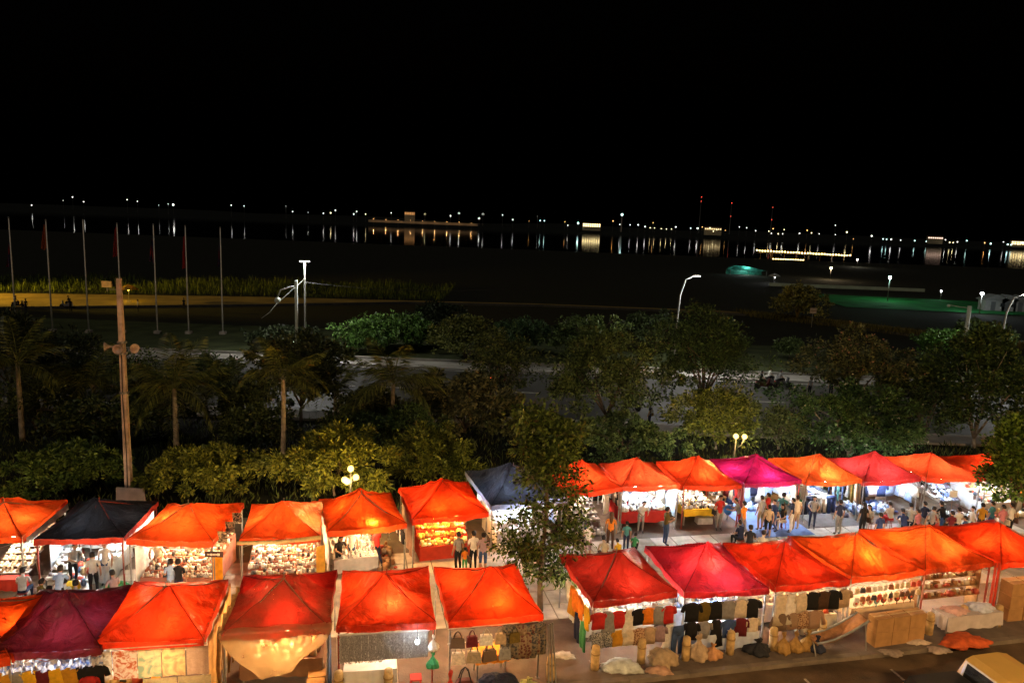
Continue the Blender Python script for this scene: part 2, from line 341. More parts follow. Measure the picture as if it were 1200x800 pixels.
# ------------------------------------------------------------------ market stalls
ORANGE, RED, VERM = (.90, .085, .011), (.70, .03, .011), (.82, .050, .010)
MAGENTA, MAROON, BLACKC, BLUEC = (.46, .008, .05), (.17, .012, .022), (.016, .016, .020), (.06, .07, .105)
class Stall: pass
ST = {}
def stall(key, desc, label, FLp, FRp, colour, row_angle, eave=2.1, peak=.84, depth=3.4, tr=.45, val=.2, leg=None, seed=0, group='canopy stalls of the night market', wide=None, trim=None):
    """A pop-up canopy; FLp, FRp: pixels of its front eave corners (fixed to the eave height)."""
    a = PZ(*FLp, eave); b = PZ(*FRp, eave); ang = .45 * math.atan2(b.y - a.y, b.x - a.x) + .55 * math.radians(row_angle)
    w = wide or min(3.3, max(2.7, (b - a).length)); c = (a + b) / 2
    s = Stall(); s.w, s.d, s.eave, s.ang, s.c, s.desc, s.key = w - .05, depth, eave, ang, Vector((c.x, c.y, 0)), desc, key
    s.R = Matrix.Rotation(ang, 3, 'Z')
    s.at = lambda x, y, z=0.0, s=s: s.c + s.R @ Vector((x, y, z))
    r = random.Random(seed * 17 + 5); ST[key] = s
    root = empty('market_stall', s.c, ang); tag(root, label, 'market stall', group); s.root = root
    hw = s.w / 2; N = 44
    ph = [r.uniform(0, 6.28) for _ in range(8)]; tilt = r.uniform(-.04, .04); crease = [(r.uniform(-.8, .8), r.uniform(-.8, .8), r.uniform(0, 3.14), r.uniform(.02, .05) * r.choice((-1, 1))) for _ in range(9)]
    ox, oy = r.uniform(-.13, .13), r.uniform(-.12, .12); pk = peak * r.uniform(.84, 1.10); sag = r.uniform(.07, .17); cor = [r.uniform(-.07, .05) for _ in range(4)]; loose = r.uniform(.7, 1.6)
    def cz(u, v):
        A0, B0 = 2 * u - 1, 2 * v - 1; A = A0 - ox * (1 - A0 * A0); B = B0 - oy * (1 - B0 * B0); mm = max(abs(A), abs(B)); mi_ = min(abs(A), abs(B)); sr_ = mi_ / mm if mm > 1e-6 else 1
        g = (1 - mm); z = pk * (.62 * g + .38 * g ** 2.4)
        z += cor[0] * (1 - u) * (1 - v) + cor[1] * u * (1 - v) + cor[2] * u * v + cor[3] * (1 - u) * v
        z -= sag * (1 - sr_ ** 2) * math.sin(math.pi * min(1, mm * .96)) ** .8          # panels sag between the hips
        z -= .05 * (1 - sr_ ** 2) * mm                                                   # eave sags between the legs
        th = math.atan2(B, A)
        for (ax, ay, sp) in ((-1, -1, 0), (1, -1, 1), (1, 1, 2), (-1, 1, 3)):              # tension folds fanning from the corners
            dx, dy = A - ax, B - ay; rr_ = math.hypot(dx, dy); an = math.atan2(dy, dx); z += .034 * loose * abs(math.sin(8 * an + ph[sp])) * math.exp(-(rr_ * 1.1) ** 2) * min(1, rr_ * 5)
        z += .032 * loose * abs(math.sin(6.5 * th + ph[4])) * math.exp(-((mm - .22) * 3.2) ** 2)
        z += .016 * math.sin(9 * th + ph[0]) * math.sin(math.pi * mm) + .010 * math.sin(17 * th + ph[1] + 3 * mm) * mm
        for (cx, cy_, ca, am) in crease:
            t = (A - cx) * math.cos(ca) + (B - cy_) * math.sin(ca); z += am * math.exp(-(t * 11) ** 2) * (1 - mm * .6)
        return z + tilt * A
    def cv(u, v):
        A, B = 2 * u - 1, 2 * v - 1; pull = .035 * (1 - min(1, abs(abs(A) - abs(B)) * 1.2))
        kx = 1 - .03 * (1 - B * B) * (abs(A) ** 6); ky = 1 - .03 * (1 - A * A) * (abs(B) ** 6)
        return (A * hw * kx, depth / 2 + B * depth / 2 * ky, eave + cz(u, v))
    mb = MB(); mb.grid(cv, N, N); fm = fabric(colour, tr)
    mb.build('canopy', fm, root, True)
    mb = MB()
    edges = [lambda t: cv(t, 0), lambda t: cv(1, t), lambda t: cv(1 - t, 1), lambda t: cv(0, 1 - t)]
    for ei, e in enumerate(edges):
        nrm = [(0, -1), (1, 0), (0, 1), (-1, 0)][ei]
        def vf(u, v, e=e, nrm=nrm, ei=ei):
            x, y, z = e(u); k = .002 + (.018 + .022 * math.sin(u * 21 + ph[2 + ei])) * v
            return (x + nrm[0] * k, y + nrm[1] * k, z - .001 - v * (val + .025 * math.sin(u * 9 + ph[ei])))
        mb.grid(vf, 18, 2)
    mb.build('valance', fm if not trim else fabric(trim, .3), root, True)
    sm = mat(tuple(x * .35 for x in colour), .8, 5, .2)
    for (ux, vx) in ((0, 0), (1, 0), (1, 1), (0, 1)):
        mb = MB(); pts_ = [cv(.5 + (ux - .5) * t / 16, .5 + (vx - .5) * t / 16) for t in range(17)]; mb.tube([(x, y, z + .004) for x, y, z in pts_], .013, 4); mb.build('seam', sm, root)
    lm = leg or STEEL; lx, ly0, ly1 = hw - .07, .07, depth - .07
    for x, y in ((-lx, ly0), (lx, ly0), (lx, ly1), (-lx, ly1)):
        mb = MB(); mb.box((x, y, eave / 2 - .03), (.045, .045, eave - .08)); mb.box((x, y, .012), (.11, .11, .02)); mb.build('leg', lm, root)
        mb = MB(); mb.tube([(x, y, eave - .09), (x * .5, depth / 2 + (y - depth / 2) * .5, eave + peak * .42 - .12), (0, depth / 2, eave + peak - .16)], .016, 6); mb.build('hip_strut', lm, root)
    for (p, q) in (((-lx, ly0), (lx, ly0)), ((lx, ly0), (lx, ly1)), ((lx, ly1), (-lx, ly1)), ((-lx, ly1), (-lx, ly0))):
        mb = MB(); P0, P1 = Vector((*p, 0)), Vector((*q, 0))
        zz = [eave - .1, eave - .34]
        for sft in (0, 1):
            for k in range(4):
                A = P0.lerp(P1, k / 4); B = P0.lerp(P1, (k + 1) / 4); A.z = zz[(k + sft) % 2]; B.z = zz[(k + 1 + sft) % 2]
                mb.tube([A, B], .011, 5)
        mb.build('truss', lm, root)
    for (ux, vx) in ((.5, 0), (1, .5), (.5, 1), (0, .5)):
        mb = MB(); pts_ = [cv(.5 + (ux - .5) * t / 8, .5 + (vx - .5) * t / 8) for t in range(1, 9)]; mb.tube([(x, y, z - .03) for x, y, z in pts_], .014, 5); mb.build('mid_strut', lm, root)
    for q in range(2):
        sx = -1 if q == 0 else 1; e_ = r.uniform(.25, .6); mb = MB(); mb.tube([(sx * hw, .02, eave - .02), (sx * (hw - .02), .0 - .02, eave - .5 - e_ * .4), (sx * (hw - .05), .05, eave - .9 - e_)], .006, 4); mb.build('tie_rope', mat((.6, .55, .45), .9), root)
    mb = MB(); mb.tube([(0, depth / 2, eave + peak - .5), (0, depth / 2, eave + peak - .015)], .02, 6); mb.build('peak_post', lm, root)
    return s

BULBS = []
def bulb(s, x, y, z, power, colour, label, str_=None):
    root = empty('hanging_bulb', s.at(x, y, z), s.ang); tag(root, label, 'light bulb', 'bare bulbs hung in the stalls')
    MB().ball((0, 0, 0), (.055, .055, .07), 10, 7).build('glass', glow(colour, str_ or 30.0, True, False), root, True)
    MB().lathe([(.02, .06), (.022, .12), (.014, .135)], 8).build('socket', DARK, root)
    MB().tube([(0, 0, .13), (.01, .01, max(.2, s.eave + .25 - z))], .006, 4).build('cord', DARK, root)
    point('bulb_light', (0, 0, 0), power * 2.0, colour, root, .07)
    return root
WARM, GOLD, COOL, BLUE, NEUT = (1, .60, .27), (1, .50, .14), (.80, .93, 1), (.55, .68, 1), (1, .84, .62)

BL, BR, FLr, FRr = 9.0, 10.0, 11.6, 13.6
BK = 'back row of canopies along the trees'; FR_ = 'front row of canopies along the kerb'
# back row, first half
stall('B1', 'the orange canopy with a white trimmed edge', 'orange canopy with white trim down its side beside the black canopy', (-80, 634), (28, 630), ORANGE, 6, group=BK, seed=1)
stall('B2', 'the black canopy', 'black peaked canopy with red valance between two orange canopies', (38, 631), (146, 629), BLACKC, 6, tr=.12, trim=(.55, .04, .015), leg=RUSTRED, group=BK, seed=2)
stall('B3', 'the orange canopy beside the black one', 'orange canopy over red tiered display, pressed against the black canopy', (148, 631), (250, 634), ORANGE, 4, group=BK, seed=3)
stall('B4', 'the orange canopy with a rolled awning', 'orange canopy with cream rolled awning edge and red tiered display', (279, 634), (376, 625), ORANGE, 8, group=BK, seed=4)
stall('B5', 'the orange canopy in front of the globe lamp', 'orange canopy in front of the cluster globe lamp by golden shrubs', (384, 625), (476, 610), ORANGE, 13, group=BK, seed=5)
stall('B6', 'the golden lit orange canopy', 'orange canopy with two warm bulbs and gold coloured wares', (483, 609), (572, 598), VERM, 13, group=BK, seed=6)
stall('B7', 'the dark blue tarpaulin stall', 'dark blue tarpaulin canopy half hidden behind the slender leafy tree', (577, 593), (660, 581), BLUEC, 13, depth=4.2, peak=1.0, tr=.15, trim=(.4, .45, .7), group=BK, seed=7)
# back row, second half
stall('R1', 'the red canopy behind the slender tree', 'red canopy partly covered by branches of the slender tree', (668, 576), (724, 571), VERM, 11, wide=2.7, group=BK, seed=8)
stall('R2', 'the red canopy over the red skirted table', 'red canopy over a table with red skirt and two cool bulbs', (728, 571), (798, 568.5), VERM, 11, group=BK, seed=9)
stall('R3', 'the orange canopy over the yellow cloth table', 'orange red canopy over the yellow cloth table', (800.5, 568.5), (870, 566.5), VERM, 10, leg=RUSTRED, group=BK, seed=10)
stall('R4', 'the magenta canopy with blue light', 'magenta canopy with blue light over hung clothes and ground sheet', (873, 566.5), (939, 562), MAGENTA, 10, leg=RUSTRED, group=BK, seed=11)
stall('R5', 'the orange canopy over folded jeans', 'orange canopy over a table of folded jeans', (945, 564), (1010, 561), ORANGE, 9, group=BK, seed=12)
stall('R6', 'the pink and red canopy', 'pinkish red canopy over rows of pale blue clothes', (1012, 563), (1080, 562), (.60, .028, .022), 9, group=BK, seed=13)
stall('R7', 'the red canopy over slanted shoe racks', 'bright red canopy over slanted racks of shoes', (1085, 561), (1152, 559), VERM, 9, group=BK, seed=14)
stall('R8', 'the last red canopy under the dark tree', 'red canopy at the row end half hidden by a green tree', (1156, 561), (1222, 557), VERM, 8, group=BK, seed=15)
# front row, first half
stall('F0', 'the orange canopy at the end of the front row', 'orange canopy corner next to the maroon canopy', (-112, 780), (-4, 769), ORANGE, 10, group=FR_, seed=16)
stall('F1', 'the maroon canopy', 'dark maroon canopy with a small tear and yellow clothes below', (-2, 768), (105, 757), MAROON, 11, tr=.25, leg=RUSTRED, group=FR_, seed=17)
stall('F2', 'the vermilion canopy with cloth pictures', 'vermilion canopy with printed cloth panels hung across its front', (108, 754), (240, 746), VERM, 11, group=FR_, seed=18)
stall('F3', 'the plastic covered canopy', 'dark red canopy wrapped in a loose tan plastic sheet', (258, 741), (388, 735), (.42, .015, .010), 11.6, group=FR_, seed=19, tr=.4)
stall('F4', 'the red canopy with the earring curtain', 'red orange canopy with glittering grey strands across its front', (393, 733), (512, 728), VERM, 11.6, group=FR_, seed=20, leg=RUSTRED)
stall('F5', 'the red canopy hung with handbags', 'red orange canopy hung with handbags beside the paved gap', (525, 730), (637, 718), VERM, 12, group=FR_, seed=21)
# front row, second half
stall('G1', 'the dark red canopy by the paved gap', 'glossy dark red canopy beside the paved gap with two rails of shirts', (695, 704), (794, 693), (.46, .022, .012), 13.5, group=FR_, seed=22, tr=.22)
stall('G2', 'the crimson canopy with a glowing centre', 'crimson canopy glowing orange at its middle, dark clothes below', (800, 691.5), (904, 687.5), (.66, .024, .034), 13.5, group=FR_, seed=23)
stall('G3', 'the red canopy over knitwear', 'red canopy over cream tops, knitwear and a folded hammock', (908, 688), (997, 680), (.66, .032, .010), 13.6, group=FR_, seed=24, tr=.36)
stall('G4', 'the orange canopy over cartons', 'bright orange canopy over small colourful bags and stacked cartons', (999, 679), (1083, 666), ORANGE, 14, group=FR_, seed=25)
stall('G5', 'the orange canopy over the brown souvenirs', 'bright orange canopy over shelves of brown souvenirs', (1084, 666), (1165, 659), ORANGE, 14, group=FR_, seed=26, leg=RUSTRED)
stall('G6', 'the red canopy past the twin red posts', 'red orange canopy next to twin red posts, brown cartons below', (1169, 660), (1262, 652), VERM, 14, group=FR_, seed=27)

# bulbs: (stall, x, y, z, watts, colour); rear ones in F and G rows and B5 added to even canopy light
for key, x, y, z, p, c in [
    ('B1', .5, 1.2, 1.65, 80, NEUT), ('B2', -.3, 1.2, 1.7, 100, COOL), ('B2', .9, 1.9, 1.6, 60, NEUT), ('B3', .35, 1.3, 1.65, 75, WARM), ('B3', -.8, 1.9, 1.6, 65, NEUT),
    ('B4', .55, 1.3, 1.6, 75, WARM), ('B4', -.6, 1.8, 1.6, 60, NEUT), ('B5', .25, .5, 1.95, 60, WARM), ('B5', -.4, 1.9, 1.6, 75, WARM), ('B6', -.45, .9, 1.68, 70, GOLD), ('B6', .75, 1.3, 1.7, 70, GOLD),
    ('B7', -.2, 1.3, 1.7, 120, COOL), ('R1', .2, 1.4, 1.65, 95, NEUT), ('R2', -.3, 1.2, 1.66, 95, COOL), ('R2', .95, .9, 1.68, 95, COOL),
    ('R3', .1, 1.2, 1.95, 60, NEUT), ('R3', -.4, 2.0, 1.6, 60, NEUT), ('R4', .3, .8, 1.65, 100, (.72, .84, 1)), ('R4', -.8, 1.8, 1.55, 80, COOL), ('R5', .1, .8, 1.7, 110, COOL), ('R5', .8, 2.2, 1.5, 70, COOL), ('R6', .1, .9, 1.65, 90, (.72, .84, 1)), ('R6', -.7, 1.9, 1.5, 80, COOL),
    ('R7', .3, 1.1, 1.65, 130, COOL), ('R7', -.6, 2.2, 1.6, 80, COOL), ('R8', 0, 1.0, 1.65, 120, NEUT),
    ('F0', .6, 1.5, 1.7, 60, WARM), ('F1', .2, 1.2, 1.55, 60, COOL), ('F2', .4, .9, 1.6, 50, WARM), ('F2', -.5, 2.2, 1.6, 65, WARM), ('F3', .2, .9, 1.6, 80, WARM), ('F3', -.4, 2.3, 1.6, 50, WARM), ('F4', .15, 1.0, 2.0, 50, NEUT), ('F4', -.5, 2.2, 1.6, 60, WARM), ('F5', .3, .9, 1.9, 65, GOLD), ('F5', -.5, 2.2, 1.6, 70, WARM),
    ('F4', .85, -.5, 1.8, 5, COOL), ('G1', .25, .9, 1.65, 70, NEUT), ('G1', -.5, 2.2, 1.6, 45, NEUT), ('G2', -.05, 1.25, 2.2, 50, WARM), ('G2', .2, .8, 1.3, 60, (.72, .84, 1)), ('G3', .3, 1.0, 1.65, 60, WARM), ('G3', -.5, 2.2, 1.6, 50, WARM), ('G4', -.1, 1.2, 2.0, 60, WARM), ('G4', .5, 2.2, 1.6, 70, NEUT),
    ('G5', .3, .9, 1.75, 80, NEUT), ('G5', -.5, 2.2, 1.6, 70, WARM), ('G6', -.6, 1.3, 1.8, 70, WARM)]:
    s = ST[key]; cn = {WARM: 'warm', GOLD: 'golden', COOL: 'cool white', BLUE: 'bluish', NEUT: 'soft white'}.get(c, 'bluish')
    wh = 'outside' if y < 0 else 'at the front' if y < 1.1 else ('at the back' if y > 1.55 else 'hanging')
    bulb(s, x, y, z, p, c, f'{cn} bulb {wh} under {s.desc}')

# ------------------------------------------------------------------ goods: garments, bags, tables, piles
def loft_mesh(name, rings, mats, smooth=True):
    mb = MB(); n = len(rings[0]); vs = [p for r_ in rings for p in r_]
    fs = [(i * n + k, i * n + (k + 1) % n, (i + 1) * n + (k + 1) % n, (i + 1) * n + k) for i in range(len(rings) - 1) for k in range(n)]
    fs += [tuple(range(n - 1, -1, -1)), tuple((len(rings) - 1) * n + k for k in range(n))]
    mb.add(vs, fs); return mb
def ring(cx, z, hw, hd, seed, n=14, cy=0.0, wav=.015):
    return [(cx + hw * math.cos(2 * math.pi * k / n), cy + hd * math.sin(2 * math.pi * k / n) + wav * math.sin(5 * math.pi * k / n + seed + z * 7), z) for k in range(n)]
BASE = mat((.5, .5, .5))
def g_shirt(seed, sleeve=.2):
    mb = loft_mesh('', [ring(0, -.66, .25, .045, seed), ring(0, -.45, .235, .05, seed), ring(0, -.25, .235, .055, seed), ring(0, -.10, .24, .05, seed), ring(0, -.03, .17, .04, seed), ring(0, .0, .075, .03, seed)], BASE)
    for sgn in (-1, 1):
        mb.tube([(sgn * .19, 0, -.08), (sgn * .27, .01, -.15), (sgn * (.25 + sleeve * .35), .015, -.14 - sleeve)], [.075, .08, .075], 8, flat=.4)
    return mb.mesh('shirt', BASE, True)
def g_dress(seed):
    mb = loft_mesh('', [ring(0, -1.0, .30, .07, seed, wav=.03), ring(0, -.7, .25, .06, seed, wav=.025), ring(0, -.4, .19, .055, seed), ring(0, -.18, .2, .05, seed), ring(0, -.06, .16, .04, seed), ring(0, 0, .13, .03, seed)], BASE)
    return mb.mesh('dress', BASE, True)
def g_trousers(seed):
    mb = loft_mesh('', [ring(0, -.28, .21, .05, seed), ring(0, -.12, .2, .05, seed), ring(0, 0, .18, .04, seed)], BASE)
    for sgn in (-1, 1): mb.tube([(sgn * .1, 0, -.2), (sgn * .12, .01, -.55), (sgn * .13, -.01, -.95)], [.115, .105, .09], 10, flat=.45)
    return mb.mesh('trousers', BASE, True)
def g_panel(w, h, seed, wav=.02):
    mb = MB(); mb.grid(lambda u, v: ((u - .5) * w, wav * math.sin(u * 6 + seed + v * 2) * (.4 + v) + wav * .5 * math.sin(u * 17 + seed * 2) * v, -v * h), 12, 8)
    return mb.mesh('cloth', BASE, True)
GM = {'shirt': [g_shirt(i) for i in range(3)], 'long': [g_shirt(i + 5, .42) for i in range(2)], 'dress': [g_dress(i) for i in range(2)], 'trousers': [g_trousers(i) for i in range(2)]}
KIND = {'shirt': ('hanging_shirt', 'T-shirt', 'shirt'), 'long': ('hanging_sweater', 'sweater', 'sweater'), 'dress': ('hanging_dress', 'dress', 'dress'), 'trousers': ('hanging_trousers', 'trousers', 'trousers')}
CL = {'red': (.50, .03, .025), 'grey': (.27, .26, .25), 'white': (.74, .70, .64), 'black': (.014, .014, .016), 'orange': (.75, .22, .02), 'mustard': (.55, .27, .02), 'yellow': (.72, .42, .02), 'cream': (.66, .56, .43),
      'tan': (.46, .33, .21), 'mauve': (.33, .23, .25), 'navy': (.018, .025, .06), 'olive': (.14, .095, .018), 'maroon': (.13, .015, .022), 'denim': (.05, .09, .2), 'brown': (.075, .04, .025), 'pink': (.62, .22, .25),
      'pale blue': (.35, .48, .72), 'teal': (.06, .22, .22), 'green': (.05, .26, .09), 'khaki': (.36, .29, .19), 'dark blue': (.03, .05, .14), 'light grey': (.5, .5, .5)}
SHORT = {'B5': 'the white shoe stall', 'R1': 'the canopy behind the slender tree', 'R2': 'the red skirted table stall', 'R7': 'the shoe rack stall', 'R8': 'the last red canopy', 'B7': 'the blue tarpaulin stall', 'R4': 'the magenta canopy', 'R5': 'the jeans stall', 'R6': 'the pinkish canopy', 'F1': 'the maroon canopy', 'F5': 'the handbag stall', 'G1': 'the dark red canopy', 'G2': 'the crimson canopy', 'G3': 'the knitwear stall'}
def garment(s, kind, colour, x, y, z, extra='', rz=0.0, sc_=1.0, m=None, group=None, label=None):
    nm, word, cat = KIND[kind]; me = GM[kind][rnd.randrange(len(GM[kind]))]
    o = link(nm, me, None, s.at(x, y, z), s.ang + rz + rnd.uniform(-.12, .12), [m or mat(CL[colour], .85, 9, .2, .2, 40, transl=.3)], (sc_ * rnd.uniform(.94, 1.04), 1, sc_ * rnd.uniform(.94, 1.06)))
    tag(o, label or f'{colour} {word} hung {extra} {SHORT[s.key]}'.replace('  ', ' '), cat, group or f'clothes hung on {s.desc}'); return o
def rail(s, x0, x1, y, z, sag=0.0):
    MB().tube([(x0, y, z), ((x0 + x1) / 2, y, z - sag), (x1, y, z)], .014, 6).build('rail', WHITE_STEEL, s.root)
def row(s, items, x0, x1, y, z, extra, sc_=1.0, pats={}):
    n = len(items)
    for i, it in enumerate(items):
        kind, colour = it[0], it[1]; x = x0 + (x1 - x0) * (i + .5) / n; m = it[2] if len(it) > 2 else None
        nb = items[i - 1][1] if i else None
        rl = extra.replace(' of', '').replace('on the ', '').replace('with print ', 'printed, ')
        ex = f'{colour} {KIND[kind][1]} {"ending" if nb is None else f"beside the {nb} one,"} the {rl} of {SHORT[s.key]}'
        garment(s, kind, colour, x, y, z, '', 0, sc_, m, None, ex)
LEOP = pattern((.03, .03, .035), (.42, .41, .40), 26); TANP = pattern((.22, .10, .05), (.55, .38, .24), 18); KNIT = pattern((.30, .20, .14), (.10, .07, .05), 9, 'stripe'); KNIT2 = pattern((.5, .36, .25), (.26, .15, .10), 8, 'stripe')
ELEPH = pattern((.10, .10, .11), (.34, .28, .22), 14); ELEPH2 = pattern((.20, .06, .05), (.42, .30, .2), 14)

def table(s, x0, x1, y0, y1, h, cloth, label, skirt=.25, top=None, rx=0.0):
    root = empty('trestle_table', s.at((x0 + x1) / 2, (y0 + y1) / 2, 0), s.ang); tag(root, label, 'table', 'goods tables in the stalls')
    w, d = x1 - x0, y1 - y0
    MB().box((0, 0, h - .02), (w - .04, d - .04, .03)).build('table_top', WOOD, root)
    for x in (-1, 1):
        for y in (-1, 1): MB().box((x * (w / 2 - .08), y * (d / 2 - .08), (h - .035) / 2), (.04, .04, h - .035)).build('leg', STEEL, root)
    mb = MB(); n = 14
    mb.add([(-w / 2, -d / 2, h), (w / 2, -d / 2, h), (w / 2, d / 2, h), (-w / 2, d / 2, h)], [(0, 1, 2, 3)])
    for (a, b, nn) in (((-w / 2, -d / 2), (w / 2, -d / 2), (0, -1)), ((w / 2, -d / 2), (w / 2, d / 2), (1, 0)), ((w / 2, d / 2), (-w / 2, d / 2), (0, 1)), ((-w / 2, d / 2), (-w / 2, -d / 2), (-1, 0))):
        def f(u, v, a=a, b=b, nn=nn):
            k = .004 + .03 * v * (1 + math.sin(u * 26)); return (a[0] + (b[0] - a[0]) * u + nn[0] * k, a[1] + (b[1] - a[1]) * u + nn[1] * k, h - v * min(skirt, h - .03) * (1 + .06 * math.sin(u * 11)))
        mb.grid(f, n * 2, 2)
    mb.build('tablecloth', mat(cloth, .8, 4, .15, transl=.15), root, True)
    return root
PAL = {'pale': [(.70, .67, .61), (.66, .6, .5), (.74, .72, .68), (.42, .16, .10), (.06, .055, .055), (.6, .48, .3), (.72, .7, .66), (.25, .24, .24)], 'bw': [(.03, .03, .035), (.75, .73, .70), (.5, .5, .52), (.8, .78, .74), (.2, .2, .22)], 'gold': [(.75, .45, .10), (.6, .32, .06), (.8, .7, .45), (.35, .14, .04), (.75, .6, .2)], 'mix': [(.7, .66, .6), (.5, .08, .04), (.6, .42, .2), (.06, .05, .05), (.75, .72, .68), (.1, .15, .25)],
       'brown': [(.3, .15, .06), (.14, .07, .03), (.5, .33, .18), (.6, .5, .38), (.35, .06, .03)], 'blue': [(.6, .68, .8), (.05, .08, .2), (.2, .3, .5), (.7, .74, .8), (.1, .1, .14)], 'white': [(.8, .79, .76), (.7, .7, .7), (.78, .74, .66), (.3, .3, .32)], 'cream': [(.7, .58, .38), (.75, .68, .5), (.6, .45, .28), (.4, .3, .2)]}
def pile(s, x0, x1, y0, y1, zf, nx_, ny_, size, pal, label, cat='wares', kinds='bcs', seed=1, tall=1.0):
    """Many small wares set out in rows, each a little block, pot or ball."""
    r = random.Random(seed); mb = MB(); cols = PAL[pal]
    for j in range(ny_):
        for i in range(nx_):
            if r.random() < .06: continue
            x = x0 + (x1 - x0) * (i + .5 + r.uniform(-.25, .25)) / nx_; y = y0 + (y1 - y0) * (j + .5 + r.uniform(-.2, .2)) / ny_; z = zf(x, y)
            k = r.choice(kinds); sz = size * r.uniform(.7, 1.25); mi = r.randrange(len(cols))
            if k == 'b': mb.box((x, y, z + sz * tall * .4), (sz, sz * r.uniform(.5, 1), sz * tall * .8), mi, r.uniform(-.5, .5), taper=r.uniform(.6, 1))
            elif k == 'c': mb.lathe([(sz * .3, 0), (sz * .42, sz * .3 * tall), (sz * .25, sz * .7 * tall), (sz * .32, sz * .85 * tall)], 7, mi, (x, y, z))
            elif k == 's': mb.ball((x, y, z + sz * .3), (sz * .5, sz * .42, sz * .32), 7, 5, mi)
            elif k == 'h':                                                              # shoe: long sole with raised heel and opening
                a = r.uniform(-.15, .15); mb.box((x, y, z + .03), (sz * .45, sz * 1.2, .05), mi, a); mb.box((x, y + sz * .28, z + .08), (sz * .42, sz * .6, .08), mi, a, taper=.75)
    o = mb.build('small_wares', [mat(c, .5, 12, .2) for c in cols], None, True, s.c, s.ang); tag(o, label, cat, None, 'stuff'); return o
def tiers(s, x0, x1, y0, y1, z0, z1, n, cloth, label, name='display_stand'):
    root = empty(name, s.at((x0 + x1) / 2, (y0 + y1) / 2, 0), s.ang); tag(root, label, 'display stand'); w = x1 - x0; dp = (y1 - y0) / n
    m_ = mat(cloth, .8, 4, .2)
    for k in range(n):
        z = z0 + (z1 - z0) * k / max(1, n - 1); MB().box((0, -(y1 - y0) / 2 + dp * (k + .5), z / 2), (w, dp - .004, z)).build('tier', m_, root)
    zf = lambda x, y: z0 + (z1 - z0) * min(n - 1, max(0, int((y - y0) / dp))) / max(1, n - 1)
    return zf
def slanted(s, x0, x1, y0, y1, z0, z1, n, mt, label, cross=False):
    """Sloping rack of shelf boards; cross: slopes sideways instead of back."""
    root = empty('shoe_rack', s.at((x0 + x1) / 2, (y0 + y1) / 2, 0), s.ang); tag(root, label, 'rack'); w, d = x1 - x0, y1 - y0
    for k in range(n):
        t = (k + .5) / n; z = z0 + (z1 - z0) * t
        if cross: MB().box((-w / 2 + w * t, 0, z), (w / n * .95, d, .025)).build('shelf', mt, root)
        else: MB().box((0, -d / 2 + d * t, z), (w, d / n * .95, .025)).build('shelf', mt, root)
    for sx in (-1, 1):
        for sy in (-1, 1):
            zt = (z1 if ((sx > 0) if cross else (sy > 0)) else z0)
            MB().box((sx * (w / 2 - .03), sy * (d / 2 - .03), zt / 2), (.035, .035, zt - .03)).build('leg', STEEL, root)
    if cross: return lambda x, y: z0 + (z1 - z0) * (min(n - 1, max(0, int((x - x0) / w * n))) + .5) / n + .0125
    return lambda x, y: z0 + (z1 - z0) * (min(n - 1, max(0, int((y - y0) / d * n))) + .5) / n + .0125
def sheet(s, name, x0, y0, x1, y1, fn, mt, label, cat, nu=16, nv=16, thick=.012):
    mb = MB(); mb.grid(lambda u, v: (x0 + (x1 - x0) * u, y0 + (y1 - y0) * v, fn(u, v)), nu, nv)
    o = mb.build(name, mt, None, True, s.c, s.ang); tag(o, label, cat); return o
def bundle(p, size, colour, label, name='cloth_bundle', seed=0, cat='bundle', m=None, rz=0.0):
    r = random.Random(seed); ph = [r.uniform(0, 6) for _ in range(6)]; mb = MB(); nu, nv = 36, 14; vs = []
    tied = name in ('sack', 'plastic_bag', 'bin_bag'); PR = [.80, .95, 1.0, .99, .94, .86, .74, .58, .40, .24, .13, .10, .17, .24, .20]
    for j in range(nv + 1):
        a = (math.pi / 2) * j / nv
        for i in range(nu):
            w = 2 * math.pi * i / nu
            k = 1 + .16 * math.sin(3 * w + ph[0]) + .10 * math.sin(7 * w + ph[1] + 4 * a) + .06 * math.sin(11 * w + ph[2])
            k += .05 * math.sin(17 * w + 9 * a + ph[4]) + .04 * math.sin(5 * w - 13 * a + ph[5])
            zz = math.sin(a) * (1 + .12 * math.sin(4 * w + ph[3] + 3 * a) * math.cos(a))
            if tied:
                q = PR[j]; k2 = 1 + (k - 1) * (1.2 if j < 9 else 2.4); vs.append((size[0] * q * math.cos(w) * k2 + .05 * size[0] * j / nv, size[1] * q * math.sin(w) * k2, size[2] * (j / nv) * (1 + .05 * math.sin(2 * w + ph[3])) * 1.1)); continue
            vs.append((size[0] * math.cos(a) ** .8 * math.cos(w) * k if j < nv else 0, size[1] * math.cos(a) ** .8 * math.sin(w) * k if j < nv else 0, size[2] * zz))
    fs = [(j * nu + i, j * nu + (i + 1) % nu, (j + 1) * nu + (i + 1) % nu, (j + 1) * nu + i) for j in range(nv) for i in range(nu)] + [tuple(range(nu - 1, -1, -1))] + ([tuple(nv * nu + i for i in range(nu))] if tied else [])
    mb.add(vs, fs); o = mb.build(name, m or mat(colour, .8, 6, .3, .9, 9), None, True, p, rz); tag(o, label, cat); return o
